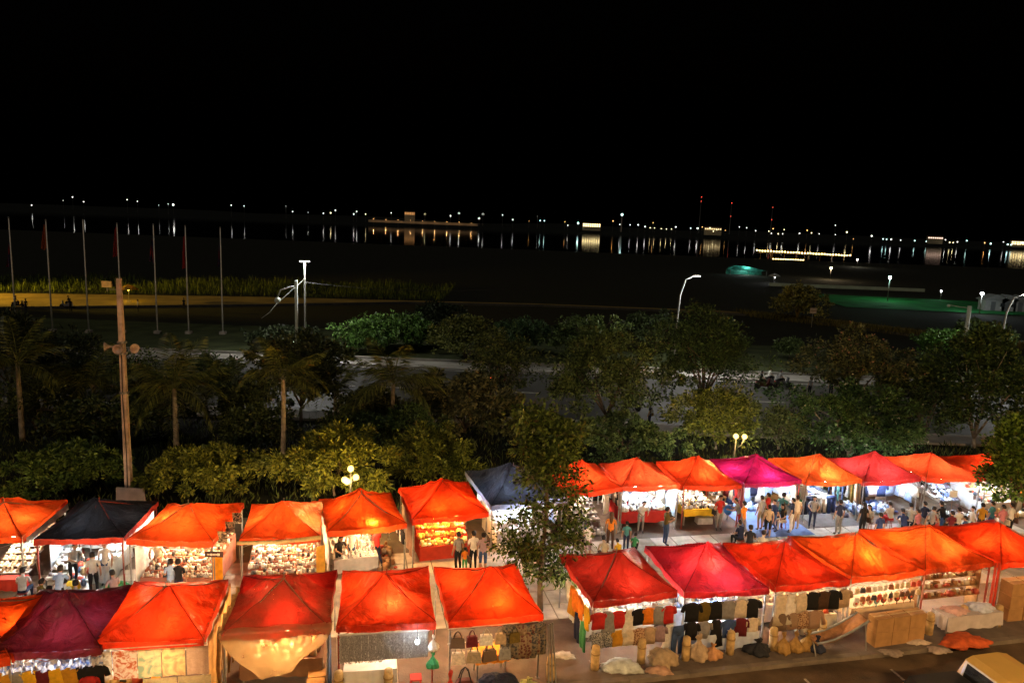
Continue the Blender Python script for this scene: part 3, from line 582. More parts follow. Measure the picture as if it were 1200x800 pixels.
def handbag(s, x, y, z, w, h, colour, label, m=None):
    root = empty('handbag', s.at(x, y, z - h), s.ang + rnd.uniform(-.2, .2)); tag(root, label, 'handbag', 'handbags hung on a stall front')
    mm = m or mat(colour, .7, 12, .3, .3, 30); MB().add; mb = MB(); mb.box((0, 0, h * .3), (w, .14, h * .6), taper=.86); mb.box((0, 0, h * .61), (w * .8, .1, .03), taper=.8); mb.build('body', mm, root)
    for sy in (-.045, .045):
        MB().tube([(-w * .28, sy, h * .58), (-w * .16, sy * .6, h * .86), (0, 0, h * .99), (w * .16, sy * .6, h * .86), (w * .28, sy, h * .58)], .013, 5).build('handle', mat(tuple(c * .5 for c in colour), .6), root)
    return root
def curtain(s, x0, y0, x1, y1, z0, z1, colour, label, m=None, wav=.05, cat='curtain', name='curtain'):
    ln = math.hypot(x1 - x0, y1 - y0); nx_, ny_ = -(y1 - y0) / ln, (x1 - x0) / ln; mb = MB()
    for sg in (-1, 1):
        def f(u, v, sg=sg):
            uu = u if sg < 0 else 1 - u; k = wav * math.sin(uu * ln * 9) * (.4 + .6 * v) + sg * .006
            return (x0 + (x1 - x0) * uu + nx_ * k, y0 + (y1 - y0) * uu + ny_ * k, z0 + (z1 - z0) * v)
        mb.grid(f, max(8, int(ln * 16)), 5)
    o = mb.build(name, m or mat(colour, .8, 5, .2, transl=.3), None, True, s.c, s.ang); tag(o, label, cat); return o

# ---- back row goods
s = ST['B1']; zf = slanted(s, .1, 1.25, .5, 2.9, .55, 1.45, 8, WHITE_STEEL, 'slanted rack of pale shoes under the white trimmed orange canopy')
pile(s, .12, 1.23, .5, 2.9, zf, 7, 9, .17, 'cream', 'rows of pale shoes on the slanted rack under the white trimmed canopy', 'shoes', 'h', 3)
curtain(s, 1.5, .05, 1.5, 3.2, 2.1, 1.85, (.75, .74, .72), 'white trim strip along the side of the orange canopy', wav=.02, name='trim_strip', cat='trim')
table(s, .0, 1.3, .1, .45, .55, (.55, .05, .03), 'red cloth bench before the slanted rack of pale shoes', .4)
s = ST['B2']
curtain(s, -1.4, 3.1, 1.4, 3.1, 2.0, .3, (.72, .72, .74), 'white backdrop sheet behind the black canopy')
curtain(s, -1.42, .9, -1.42, 3.1, 2.0, .4, (.70, .72, .75), 'white side sheet under the black canopy beside the diagonal shelf')
table(s, .05, .75, .5, 2.5, .78, (.74, .74, .74), 'long white table with stacked paper under the black canopy', .6)
pile(s, .08, .72, .55, 2.4, lambda x, y: .78, 3, 9, .2, 'white', 'stacks of white boxes on the long table under the black canopy', seed=9, kinds='b')
zf = slanted(s, -1.3, -.75, .2, 2.6, .45, 1.25, 6, WHITE_STEEL, 'pale diagonal shelf board under the black canopy')
pile(s, -1.28, -.77, .25, 2.5, zf, 3, 8, .13, 'white', 'small pale wares on the diagonal shelf under the black canopy', seed=10)
table(s, -.65, -.1, -.35, .05, .5, (.75, .45, .02), 'low bench with bright yellow cloth before the black canopy', .3)
bundle(s.at(1.0, .3, 0), (.4, .4, .3), (.05, .28, .10), 'green cloth bundle on the ground under the black canopy', seed=3)
for k, key in (('a', 'B3'), ('b', 'B4')):
    s = ST[key]; zf = tiers(s, -1.2, 1.3, .25, 2.9, .55, 1.1, 7, (.50, .20, .13), f'red cloth tiered display under {s.desc}')
    pile(s, -1.15, 1.25, .25, 2.9, zf, 24, 14, .13, 'pale', f'rows of small gifts on the red tiers under {s.desc}', seed=20 + len(k) + ord(k), tall=1.2)
s = ST['B3']; curtain(s, -1.35, .3, -1.35, 3.0, 2.0, .3, (.75, .72, .68), 'white side sheet under the orange canopy next to the black one')
curtain(s, 1.5, -.15, 1.75, .1, 1.62, .15, (.80, .36, .02), 'marigold cloth drape below the dark sign between two orange canopies', wav=.04)
sg = empty('shop_sign', s.at(1.6, -.25, 1.62), s.ang); tag(sg, 'dark brown sign board with pale lettering between two orange canopies', 'sign')
MB().box((0, 0, .1), (.62, .04, .2)).build('board', mat((.06, .025, .02), .6), sg)
mb = MB(); r = random.Random(4); x = -.22
while x < .2: w = r.uniform(.025, .05); mb.box((x, -.022, .1), (w, .006, r.uniform(.05, .09))); x += w + .014
mb.build('lettering', mat((.75, .62, .5), .7), sg)
MB().tube([(0, 0, -1.6), (0, 0, 0)], .02, 6).build('post', STEEL, sg)
for k in range(3):
    o = link('framed_picture', MB().box((0, 0, 0), (.34, .03, .42)).mesh('framed_picture', [pattern((.08, .06, .05), (.72, .62, .42), 7 + k, 'noise')]), None, s.at(1.62, .55 + k * .8, 2.0 + k * .02), s.ang); tag(o, f'small framed picture with dark print hung between two orange canopies, {["lowest", "middle", "topmost"][k]}', 'picture')
    MB().tube([(0, 0, .2), (0, 0, .35)], .006, 4).build('cord', DARK, o)
s = ST['B4']; curtain(s, 1.25, -.1, 1.55, .05, 1.7, .2, (.72, .40, .06), 'amber cloth curtain by the corner of the rolled awning canopy', wav=.04)
aw = MB().tube([(-1.45, -.1, 2.02), (0, -.12, 1.98), (1.42, -.1, 2.06)], [.06, .07, .08], 10).build('rolled_awning', mat((.70, .52, .24), .8, 6, .3, .3), None, True, s.c, s.ang); tag(aw, 'rolled cream awning tied along an orange canopy front', 'awning')
for x in (-1.2, -.3): 
    o = bundle(s.at(x + .2, -.45, 0), (.28, .24, .9), (.30, .03, .02), f'red covered stool by the rolled awning canopy, {"nearer the dark sign" if x < -1 else "nearer the amber curtain"}', 'covered_stool', seed=int(x * 10) + 40, cat='stool')
s = ST['B5']; table(s, -1.2, .45, .35, 2.3, .75, (.62, .6, .58), 'grey cloth table of white shoes in front of the globe lamp', .5)
pile(s, -1.1, .4, .4, 2.2, lambda x, y: .75, 9, 8, .17, 'white', 'rows of white shoes on the grey table', 'shoes', 'hhb', 31)
curtain(s, -1.42, .0, -1.42, 2.8, 2.0, .5, (.62, .55, .52), 'pale side curtain beside the table of white shoes')
for k in range(7): garment(s, 'shirt', 'white' if k % 2 else 'black', 1.35, .2 + k * .38, 1.75, f'on the side of', 1.57, .8)
s = ST['B6']; zf = tiers(s, -1.1, .95, .55, 2.7, .6, 1.3, 5, (.55, .05, .02), 'red cloth tiered display with gold wares')
pile(s, -1.05, .9, .55, 2.7, zf, 14, 10, .19, 'gold', 'heap of gold coloured wares lit by two warm bulbs', seed=33)
curtain(s, -1.42, .0, -1.42, 3.0, 2.0, .2, (.42, .26, .20), 'brown side curtain of the golden lit stall')
curtain(s, -1.4, 3.05, 1.4, 3.05, 2.0, .4, (.70, .33, .12), 'tan backdrop behind the gold coloured wares')
s = ST['B7']; zf = tiers(s, -1.2, 1.2, .4, 2.6, .6, 1.2, 4, (.6, .6, .62), 'white tiered display under the dark blue tarpaulin')
pile(s, -1.15, 1.15, .4, 2.6, zf, 13, 9, .17, 'white', 'rows of pale wares under the dark blue tarpaulin', seed=35)
curtain(s, -1.35, 3.0, 1.35, 3.0, 2.0, .5, (.7, .72, .75), 'white backdrop under the dark blue tarpaulin')
s = ST['R1']; zf = slanted(s, -1.1, .5, .3, 2.5, .5, 1.4, 6, STEEL, 'slanted silver rack under the red canopy behind the slender tree')
pile(s, -1.05, .45, .3, 2.5, zf, 8, 9, .16, 'bw', 'black and silver shoes on the slanted rack behind the slender tree', 'shoes', 'hb', 37)
for k, c in enumerate(('white', 'cream', 'black', 'white')): garment(s, 'dress', c, .75 + .16 * k, .3 + .45 * k, 1.85, f'{["first", "second", "third", "last"][k]} in line from the front under', .8)
s = ST['R2']; table(s, -1.2, .95, .35, 1.9, .78, (.55, .035, .03), 'table with long red skirt under the two cool bulbs', .5)
pile(s, -1.15, .9, .38, 1.85, lambda x, y: .78 + max(0, (y - .4)) * .18, 14, 9, .2, 'white', 'heap of white wares on the red skirted table', seed=39)
curtain(s, -1.35, 3.0, 1.35, 3.0, 2.0, .6, (.20, .33, .62), 'blue backdrop behind the red skirted table')
curtain(s, 1.36, .3, 1.36, 3.0, 2.0, .5, (.5, .6, .75), 'pale blue side curtain between the red skirted table and the yellow one')
garment(s, 'dress', 'white', .95, 1.1, 1.75, 'under the cool bulb of')
s = ST['R3']; table(s, -1.15, .6, .35, 2.6, .78, (.78, .50, .03), 'bright yellow cloth table covered in black and white wares', .3)
pile(s, -1.1, .55, .4, 2.55, lambda x, y: .78, 13, 13, .15, 'bw', 'rows of black and white trinkets on the yellow cloth', seed=41)
bx = MB().box((0, 0, .16), (.75, .4, .3), taper=.96).build('storage_box', mat((.5, .48, .46), .6), None, False, s.at(.0, .62, 0), s.ang); tag(bx, 'pale grey storage box under the yellow cloth table', 'box')
zf = slanted(s, .75, 1.3, .8, 2.9, .6, 1.5, 6, STEEL, 'narrow grey rack beside the yellow cloth table')
pile(s, .77, 1.28, .8, 2.9, zf, 3, 9, .15, 'bw', 'grey wares on the narrow rack beside the yellow table', seed=42)
s = ST['R4']
gs = MB().box((0, 0, 0), (2.9, 3.0, .015)).build('ground_sheet', mat((.10, .17, .36), .7, 3, .2), None, False, s.at(0, .1, .05), s.ang); tag(gs, 'blue ground sheet under the magenta canopy', 'ground sheet')
rail(s, -1.4, 1.4, 2.8, 1.16); rail(s, -1.4, 1.4, 2.1, 1.3)
row(s, [('shirt', 'pale blue'), ('long', 'white'), ('shirt', 'pale blue'), ('dress', 'dark blue'), ('shirt', 'white'), ('dress', 'pale blue'), ('long', 'light grey')], -1.3, 1.35, 2.75, 1.14, 'on the back rail of')
row(s, [('dress', 'denim'), ('shirt', 'white'), ('dress', 'pale blue'), ('shirt', 'navy'), ('dress', 'white'), ('shirt', 'pale blue')], -1.1, 1.3, 2.05, 1.28, 'on the middle rail of')
for k, c in enumerate(('maroon', 'red', 'cream', 'tan')): garment(s, 'dress', c, -1.38 if k < 2 else 1.38, .3 + (k % 2) * .5, 1.8, f'on the side pole of', 1.4)
s = ST['R5']
gs = MB().box((0, 0, 0), (2.5, 2.2, .014)).build('floor_mat', mat((.11, .10, .095), .9, 4, .3), None, False, s.at(.15, .55, .05), s.ang); tag(gs, 'dark grey floor mat before the table of jeans', 'mat')
table(s, -1.15, .75, 1.0, 2.3, .8, (.05, .07, .08), 'dark table of folded jeans under an orange canopy', .65)
fj = MB(); JM = [mat(CL[c], .85, 9, .25) for c in ('denim', 'light grey', 'black', 'white', 'navy')]; r = random.Random(8)
for i in range(7):
    for j in range(3):
        stackm = MB(); h = r.randrange(2, 5)
        for k in range(h): stackm.box((r.uniform(-.01, .01), r.uniform(-.01, .01), .02 + k * .042), (.23, .34, .04), r.randrange(5), r.uniform(-.06, .06), taper=.97)
        o = stackm.build('folded_jeans', JM, None, False, s.at(-1.02 + i * .27, 1.2 + j * .42, .8), s.ang); tag(o, 'stack of folded jeans on the dark table', 'jeans', 'stacks of folded jeans')
rail(s, -1.2, .75, .93, 1.0)
row(s, [('trousers', 'white'), ('trousers', 'black'), ('trousers', 'navy'), ('trousers', 'black'), ('trousers', 'grey'), ('trousers', 'white'), ('trousers', 'denim'), ('trousers', 'dark blue')], -1.2, .8, .93, .98, 'on the table edge rail of', .95)
rail(s, -1.4, 1.4, 2.8, 1.2)
row(s, [('shirt', 'white'), ('trousers', 'denim'), ('shirt', 'pale blue'), ('dress', 'teal'), ('shirt', 'white'), ('trousers', 'denim'), ('shirt', 'light grey')], -1.3, 1.35, 2.75, 1.18, 'on the back rail of')
for k in range(4): garment(s, 'trousers', ('denim', 'teal', 'pale blue', 'denim')[k], 1.1 + .07 * k, .8 + k * .45, 1.6, f'{["first", "second", "third", "last"][k]} from the front on the side of', 1.0)
for k in range(2): garment(s, 'dress', ('tan', 'olive')[k], 1.38, .25 + .3 * k, 1.9, 'from the front corner of', 1.2)
s = ST['R6']; rail(s, -1.4, 1.4, 2.3, 1.25); rail(s, -1.4, 1.4, 1.4, 1.45)
row(s, [('long', 'white'), ('shirt', 'pale blue'), ('shirt', 'white'), ('dress', 'dark blue'), ('long', 'white'), ('shirt', 'pale blue'), ('dress', 'white')], -1.3, 1.35, 2.25, 1.23, 'on the back rail of')
row(s, [('shirt', 'pale blue'), ('shirt', 'navy'), ('long', 'white'), ('shirt', 'dark blue'), ('long', 'pale blue')], -1.1, 1.2, 1.4, 1.43, 'on the lower rail of')
for k, c in enumerate(('black', 'tan', 'brown')): garment(s, 'dress', c, -1.36, .15 + .3 * k, 1.85, 'on the side pole of', 1.3)
s = ST['R7']; zf = slanted(s, -1.35, .1, .4, 2.9, 1.5, .55, 8, WHITE_STEEL, 'slanted white shoe rack sloping across the bright red canopy stall', True)
pile(s, -1.33, .08, .4, 2.9, zf, 8, 10, .18, 'bw', 'rows of black and white shoes on the sloping rack', 'shoes', 'h', 45)
zf = slanted(s, .3, 1.35, .9, 3.0, .5, 1.5, 8, STEEL, 'slanted grey shoe rack rising to the back of the bright red canopy stall')
pile(s, .32, 1.33, .9, 3.0, zf, 6, 9, .18, 'blue', 'rows of blue and white shoes on the rising rack', 'shoes', 'h', 46)
cd = MB().box((0, 0, 0), (.42, .02, .34)).build('price_card', mat((.78, .76, .72), .7, 3, .1), None, False, s.at(.15, .1, 1.25), s.ang); tag(cd, 'blank white price card on a stick before the shoe racks', 'card'); MB().tube([(0, .02, -1.25), (0, .02, .1)], .01, 5).build('stick', WOOD, cd)
s = ST['R8']; zf = tiers(s, -1.2, 1.2, .5, 2.6, .6, 1.2, 4, (.5, .5, .52), 'grey tiered display under the last red canopy')
pile(s, -1.15, 1.15, .5, 2.6, zf, 12, 8, .18, 'mix', 'mixed wares under the last red canopy of the row', seed=47)

def sides(key, sgn, kinds_, cols, y0, y1, z, n_):
    s = ST[key]; MB().tube([(sgn * 1.36, y0 - .1, z + .01), (sgn * 1.36, y1 + .1, z + .01)], .014, 6).build('side_rail', WHITE_STEEL, s.root); pv = None
    for i in range(n_):
        c = cols[i % len(cols)]; kd = kinds_[i % len(kinds_)]; sd_ = 'first' if sgn < 0 else 'second'
        garment(s, kd, c, sgn * 1.36, y0 + (y1 - y0) * i / (n_ - 1), z, '', 1.57, .92, None, None, f'{c} {KIND[kd][1]} {"at the front of" if pv is None else f"behind the {pv} one,"} {sd_} side rail, {SHORT[key]}'); pv = c
sides('R4', -1, ['dress', 'shirt'], ['maroon', 'pale blue', 'white', 'denim', 'light grey', 'pale blue'], .3, 2.6, 1.75, 11)
sides('R4', 1, ['dress', 'sweater' if 0 else 'long'], ['white', 'light grey', 'tan', 'pale blue', 'cream'], .3, 2.6, 1.75, 11)
sides('R5', -1, ['shirt', 'trousers'], ['white', 'green', 'pale blue', 'black', 'white'], .3, 2.6, 1.7, 10)
sides('R6', -1, ['dress', 'long'], ['brown', 'black', 'mauve', 'pale blue', 'white'], .3, 2.6, 1.75, 11)
sides('R6', 1, ['long', 'dress'], ['white', 'pale blue', 'light grey', 'white'], .3, 2.6, 1.75, 11)
sides('R8', 1, ['dress', 'shirt'], ['white', 'teal', 'orange', 'cream'], .3, 2.6, 1.75, 9)
sides('R2', -1, ['shirt'], ['white', 'black', 'cream', 'grey'], .3, 2.6, 1.7, 8)
sides('B7', 1, ['shirt', 'dress'], ['white', 'pale blue', 'light grey'], .3, 2.6, 1.75, 9)
for (key, x0, x1, y0, y1, nx_, ny_, sz, pl, lab, sd2) in [('R4', -1.2, 1.2, 1.5, 2.7, 12, 5, .2, 'blue', 'folded blue and white cloths piled on the ground sheet', 81), ('R6', -1.2, 1.2, .8, 2.2, 12, 6, .22, 'blue', 'pale blue cloths heaped under the pinkish canopy', 82), ('R7', -1.3, 1.3, -.1, .45, 14, 3, .2, 'bw', 'shoes set out on the ground before the shoe racks', 83), ('R8', -1.3, 1.3, -.1, .45, 12, 3, .22, 'mix', 'mixed wares on the ground before the last red canopy', 84),
        ('R1', -1.2, .6, -.2, .3, 9, 3, .2, 'bw', 'shoes on the ground before the silver rack', 85), ('B2', -1.0, -.1, .4, 2.6, 5, 8, .2, 'mix', 'jumbled wares on the floor of the black canopy stall', 86), ('B5', .5, 1.2, .4, 2.6, 4, 8, .2, 'brown', 'brown bags on the floor beside the white shoes', 87), ('R5', .9, 1.3, .3, 1.6, 3, 6, .2, 'blue', 'folded denim on the floor mat edge', 88), ('B7', -1.2, 1.2, -.2, .35, 12, 3, .2, 'white', 'pale wares on the ground before the blue tarpaulin', 89)]:
    pile(ST[key], x0, x1, y0, y1, lambda x, y: .06, nx_, ny_, sz, pl, lab, seed=sd2, tall=1.3)

# ---- front row goods
s = ST['F1']; rail(s, -1.4, 1.4, .0, 1.62)
row(s, [('shirt', 'cream'), ('shirt', 'mustard'), ('shirt', 'grey'), ('shirt', 'yellow'), ('long', 'maroon'), ('shirt', 'yellow'), ('shirt', 'mustard'), ('long', 'black'), ('shirt', 'black')], -1.42, 1.3, -.04, 1.6, 'on the front rail of')
for k in range(11):
    o = link('cloth_pennant', g_panel(.24, .26, k, .05), None, s.at(-1.35 + k * .26, -.1, 1.9 - .02 * (k % 3)), s.ang + rnd.uniform(-.6, .6), [pattern((.10, .16, .42), (.70, .72, .80), 6, 'noise')]); tag(o, 'crumpled blue and white cloth strip above the yellow shirts', 'cloth', 'blue and white cloth strips above the yellow shirts')
garment(s, 'shirt', 'red', 1.05, -.12, 1.35, 'low on the front of', 0, .7)
s = ST['F2']; rail(s, -1.45, 1.45, .0, 1.92)
for k, (c1, c2, sc2, wd, what) in enumerate([((.30, .24, .15), (.46, .40, .28), 8, .58, 'plain beige speckled'), ((.30, .07, .02), (.48, .40, .30), 7, .6, 'rust brown blossom'), ((.62, .50, .28), (.20, .30, .20), 3, .58, 'green landscape'), ((.66, .50, .24), (.38, .26, .14), 3, .58, 'cream bordered'), ((.42, .30, .22), (.36, .25, .18), 12, .56, 'plain brown')]):
    o = link('cloth_picture', g_panel(wd, .82, k, .015), None, s.at(-1.22 + k * .61, -.06, 1.88), s.ang, [pattern(c1, c2, sc2, 'noise')]); tag(o, f'{what} cloth picture hung on the front of the vermilion canopy', 'cloth picture')
for k in range(2):
    o = link('cloth_picture', g_panel(.85, .75, k + 7, .015), None, s.at(.25 + k * .88, -.1, 1.05), s.ang, [pattern((.40, .34, .19), (.33, .28, .16), 9, 'noise')]); tag(o, f'wide khaki cloth hung low under the {"cream bordered" if k == 0 else "plain brown"} cloth picture', 'cloth picture')
zf = lambda x, y: .9
table(s, -1.3, .0, -.05, .7, .85, (.75, .30, .03), 'orange cloth table under the speckled and blossom cloth pictures', .5)
pile(s, -1.25, -.05, 0, .65, lambda x, y: .85, 6, 4, .2, 'mix', 'colourful folded cloths on the orange table', 'cloths', 'b', 51)
curtain(s, 1.5, -.05, 1.5, 3.1, 2.05, .05, (.62, .36, .12), 'long amber side curtain between the vermilion canopy and the plastic covered one', wav=.05)
# F3 plastic wrap
s = ST['F3']
m, n, l, out = nodemat('plastic sheet')
tcn = n.new('ShaderNodeTexCoord'); nz = n.new('ShaderNodeTexNoise'); nz.inputs['Scale'].default_value = 1.6; nz.inputs['Detail'].default_value = 5; nz.inputs['Distortion'].default_value = .6
l.new(tcn.outputs['Object'], nz.inputs['Vector'])
p = n.new('ShaderNodeBsdfPrincipled'); p.inputs['Base Color'].default_value = (.50, .36, .20, 1); p.inputs['Roughness'].default_value = .35
bn = n.new('ShaderNodeBump'); bn.inputs['Strength'].default_value = .7; bn.inputs['Distance'].default_value = .08; l.new(nz.outputs['Fac'], bn.inputs['Height']); l.new(bn.outputs[0], p.inputs['Normal'])
t = n.new('ShaderNodeBsdfTranslucent'); t.inputs[0].default_value = (.62, .42, .2, 1); tp = n.new('ShaderNodeBsdfTransparent'); tp.inputs[0].default_value = (1, .93, .82, 1)
m1 = n.new('ShaderNodeMixShader'); m1.inputs[0].default_value = .5; l.new(p.outputs[0], m1.inputs[1]); l.new(t.outputs[0], m1.inputs[2])
rmp = n.new('ShaderNodeMapRange'); rmp.inputs[1].default_value = .35; rmp.inputs[2].default_value = .7; rmp.inputs[3].default_value = .40; rmp.inputs[4].default_value = .62; l.new(nz.outputs['Fac'], rmp.inputs[0])
m2 = n.new('ShaderNodeMixShader'); l.new(rmp.outputs[0], m2.inputs[0]); l.new(tp.outputs[0], m2.inputs[1]); l.new(m1.outputs[0], m2.inputs[2]); l.new(m2.outputs[0], out.inputs[0])
PLASTIC = m; THIN = m.copy(); THIN.name = 'thin plastic'
for q in THIN.node_tree.nodes:
    if q.type == 'MAP_RANGE': q.inputs[3].default_value = .22; q.inputs[4].default_value = .36
mb = MB(); r = random.Random(2)
def plas(u, v):
    A = 2 * u - 1
    if v < .5:                                                    # up over the roof from the eave
        t = 1 - v / .5; B = -1 + t * 1.25; mm = max(abs(A), abs(B)); g = 1 - mm
        z = 2.1 + .9 * (.72 * max(0, g) + .28 * max(0, g) ** 2.2) + .05 + .03 * math.sin(A * 8 + t * 5) + .02 * math.sin(t * 14 + A * 3)
        return (A * 1.52 * (1 - .05 * t), 1.6 + B * 1.62, z)
    t = (v - .5) / .5; wid = 1.52 * (1 - .22 * t - .38 * t * t * abs(A) ** .5)
    ln = 1.35 - .25 * A - .28 * A * A
    return (A * wid + .1 * t, -.10 - .10 * math.sin(t * 3.1) + .05 * math.sin(A * 7 + t * 3) * t, 2.14 - ln * t + .02 * math.sin(A * 11))
mb.grid(plas, 36, 40); mb.m = [1 if k < 36 * 19 else 0 for k in range(len(mb.f))]
o = mb.build('plastic_sheet', [PLASTIC, THIN], None, True, s.c, s.ang); tag(o, 'loose tan translucent plastic sheet draped over a dark red canopy', 'plastic sheet')
for k in range(5):
    mb = MB(); x = -1.5 + .02 * k; mb.tube([(x, .1 + k * .55, 2.25 + .06 * (k % 2)), (x - .05, .3 + k * .55, 1.9), (x - .1 + .03 * k, .25 + k * .5, .9), (x - .06, .2 + k * .5, .15)], [.05, .07, .06, .03], 8, flat=.5)
    o = mb.build('rolled_sheet', mat((.62, .40, .17), .7, 5, .3, transl=.3), None, True, s.c, s.ang); tag(o, 'gathered tan sheet hanging on the side of the plastic covered canopy', 'sheet', 'gathered tan sheets beside the plastic covered canopy')
zf = lambda x, y: .8
table(s, -1.1, 1.2, .6, 1.6, .8, (.25, .14, .08), 'brown table behind the tan plastic sheet', .5)
pile(s, -1.0, 1.1, .65, 1.5, lambda x, y: .8, 9, 4, .22, 'brown', 'dim stacked wares behind the tan plastic sheet', seed=55, tall=1.6)
curtain(s, 1.42, -.05, 1.42, .5, 1.95, .05, (.06, .10, .20), 'dark blue curtain strip between the plastic covered canopy and the grey strands', wav=.04)
bundle(s.at(-.75, -.25, 0), (.34, .3, .5), (.5, .2, .16), 'reddish white bag on the ground by the plastic covered canopy', seed=8, name='plastic_bag', cat='bag')
bundle(s.at(.15, -.15, 0), (.4, .3, .35), (.02, .03, .07), 'dark blue bag below the tan plastic sheet', seed=9, name='plastic_bag', cat='bag')
for k in range(2):
    c = MB().box((0, 0, .22), (.5, .4, .44), taper=.99).build('carton', mat((.40, .20, .06), .85, 4, .2), None, False, s.at(1.05, .0 + .45 * k, 0), s.ang + .1 * k); tag(c, f'brown carton beside the dark blue curtain strip, {"front one" if k == 0 else "rear one"}', 'carton')
# F4 strands
s = ST['F4']; rail(s, -1.4, 1.25, .02, 1.84)
mb = MB(); r = random.Random(6)
for k in range(62):
    x = -1.3 + k * .040; z = 1.8
    while z > .98 + (.06 if k > 30 else 0):
        d = r.uniform(.018, .034); mb.box((x + r.uniform(-.008, .008), -.06 + r.uniform(-.01, .01), z), (d * .8, .012, d * 1.5), 0 if r.random() < (.9 if k % 5 else .5) else 1, r.uniform(-.6, .6)); z -= r.uniform(.03, .042)
o = mb.build('earring_strands', [mat((.36, .34, .33), .35, 30, .4, metal=.3), mat((.8, .79, .78), .25, 9, .2, metal=.3)], None, False, s.c, s.ang); tag(o, 'glittering strands of earrings hung across a red canopy front', 'earrings', None, 'stuff')
bk = link('backing_board', MB().box((0, 0, -.42), (2.5, .02, .84)).mesh('backing_board', [mat((.40, .37, .36), .8, 5, .3)]), None, s.at(-.05, .03, 1.82), s.ang); tag(bk, 'grey backing board behind the earring strands', 'board'); MB().box((0, -.02, .01), (2.54, .04, .04)).build('top_batten', WHITE_STEEL, bk)
MB().add; cw = MB().box((0, 0, 0), (2.75, .03, .2)).build('white_banner', mat((.66, .60, .56), .8, 3, .15), None, False, s.at(0, .16, 1.95), s.ang); tag(cw, 'pale plain strip above the earring strands', 'banner')
table(s, -1.2, .3, -.05, .75, .72, (.74, .71, .67), 'white cloth table under the earring strands', .68)
st = empty('stool', s.at(.85, -.1, 0), s.ang); tag(st, 'red plastic stool below the earring strands', 'stool'); MB().box((0, 0, .44), (.34, .34, .04), taper=.95).build('seat', mat((.55, .05, .04), .4), st)
for x in (-.13, .13):
    for y in (-.13, .13): MB().tube([(x * 1.15, y * 1.15, 0), (x, y, .43)], .022, 6).build('leg', mat((.55, .05, .04), .4), st)
bundle(s.at(1.32, -.1, .72), (.17, .16, .42), (.05, .32, .14), 'green plastic bag hung at the corner near the handbags', seed=12, name='plastic_bag', cat='bag')
bundle(s.at(1.32, -.08, 1.25), (.15, .14, .42), (.66, .62, .58), 'white plastic bag hung above the green one', seed=13, name='plastic_bag', cat='bag')
# F5 handbags
s = ST['F5']; rail(s, -1.42, 1.35, .02, 1.88); rail(s, -1.42, .4, .02, 1.42)
for k, (c, w, what) in enumerate([('brown', .44, 'striped brown'), ('maroon', .34, 'small maroon'), ('white', .4, 'white'), ('tan', .34, 'rust tan'), ('olive', .34, 'olive')]): handbag(s, -1.15 + k * .42, -.1, 1.86, w, .5, CL[c], f'{what} tote bag on the upper rail of the handbag stall', KNIT if k == 0 else None)
for k, (c, w, what) in enumerate([('cream', .42, 'cream printed'), ('khaki', .44, 'beige printed'), ('brown', .44, 'dark brown striped'), ('grey', .36, 'grey')]): handbag(s, -1.12 + k * .46, -.12, 1.42, w, .56, CL[c], f'{what} tote bag on the lower rail of the handbag stall', KNIT if k == 2 else None)
lb = empty('laundry_bag', s.at(-.98, -.5, 0), s.ang); tag(lb, 'large blue and maroon carry bag standing before the handbags', 'bag')
MB().box((0, 0, .2), (.62, .3, .4), taper=.97).build('lower_body', mat((.16, .24, .34), .7, 8, .3, .3), lb); MB().box((0, 0, .5), (.6, .28, .2), taper=.6).build('upper_body', mat((.13, .03, .03), .7, 8, .3), lb)
for y in (-.12, .12): MB().tube([(-.17, y, .55), (-.1, y * .5, .85), (0, 0, .98), (.1, y * .5, .85), (.17, y, .55)], .018, 6).build('handle', DARK, lb)
bundle(s.at(-1.42, -.55, 0), (.2, .18, .85), (.55, .05, .03), 'tall red plastic bag tied up by the blue carry bag', seed=14, name='plastic_bag', cat='bag')
row(s, [('trousers', 'grey', ELEPH), ('trousers', 'black', ELEPH), ('trousers', 'tan', ELEPH2), ('trousers', 'red', ELEPH2), ('trousers', 'olive', ELEPH), ('trousers', 'orange', ELEPH2), ('trousers', 'grey', ELEPH)], .28, 1.38, -.06, 1.86, 'on the printed trouser rail of', 1.1)
table(s, -.55, .45, .15, .85, .82, (.72, .27, .02), 'orange cloth table behind the tote bags', .22)
bundle(s.at(.1, -.35, 0), (.6, .3, .55), (.02, .025, .05), 'black and navy cloth heap below the tote bags', seed=15)
bundle(s.at(.95, -.35, 0), (.3, .25, .3), (.32, .34, .14), 'pale green bag below the printed trousers', seed=16, name='plastic_bag', cat='bag')
for k in range(3):
    o = MB().tube([(0, 0, .02), (-.05 - .06 * k, .12, 1.95)], .025, 6).build('tent_pole', STEEL, None, False, s.at(1.55 + .13 * k, -.45 + .05 * k, 0), s.ang); tag(o, 'loose grey tent pole leaning on the handbag stall corner', 'pole', 'loose tent poles by the handbag stall')
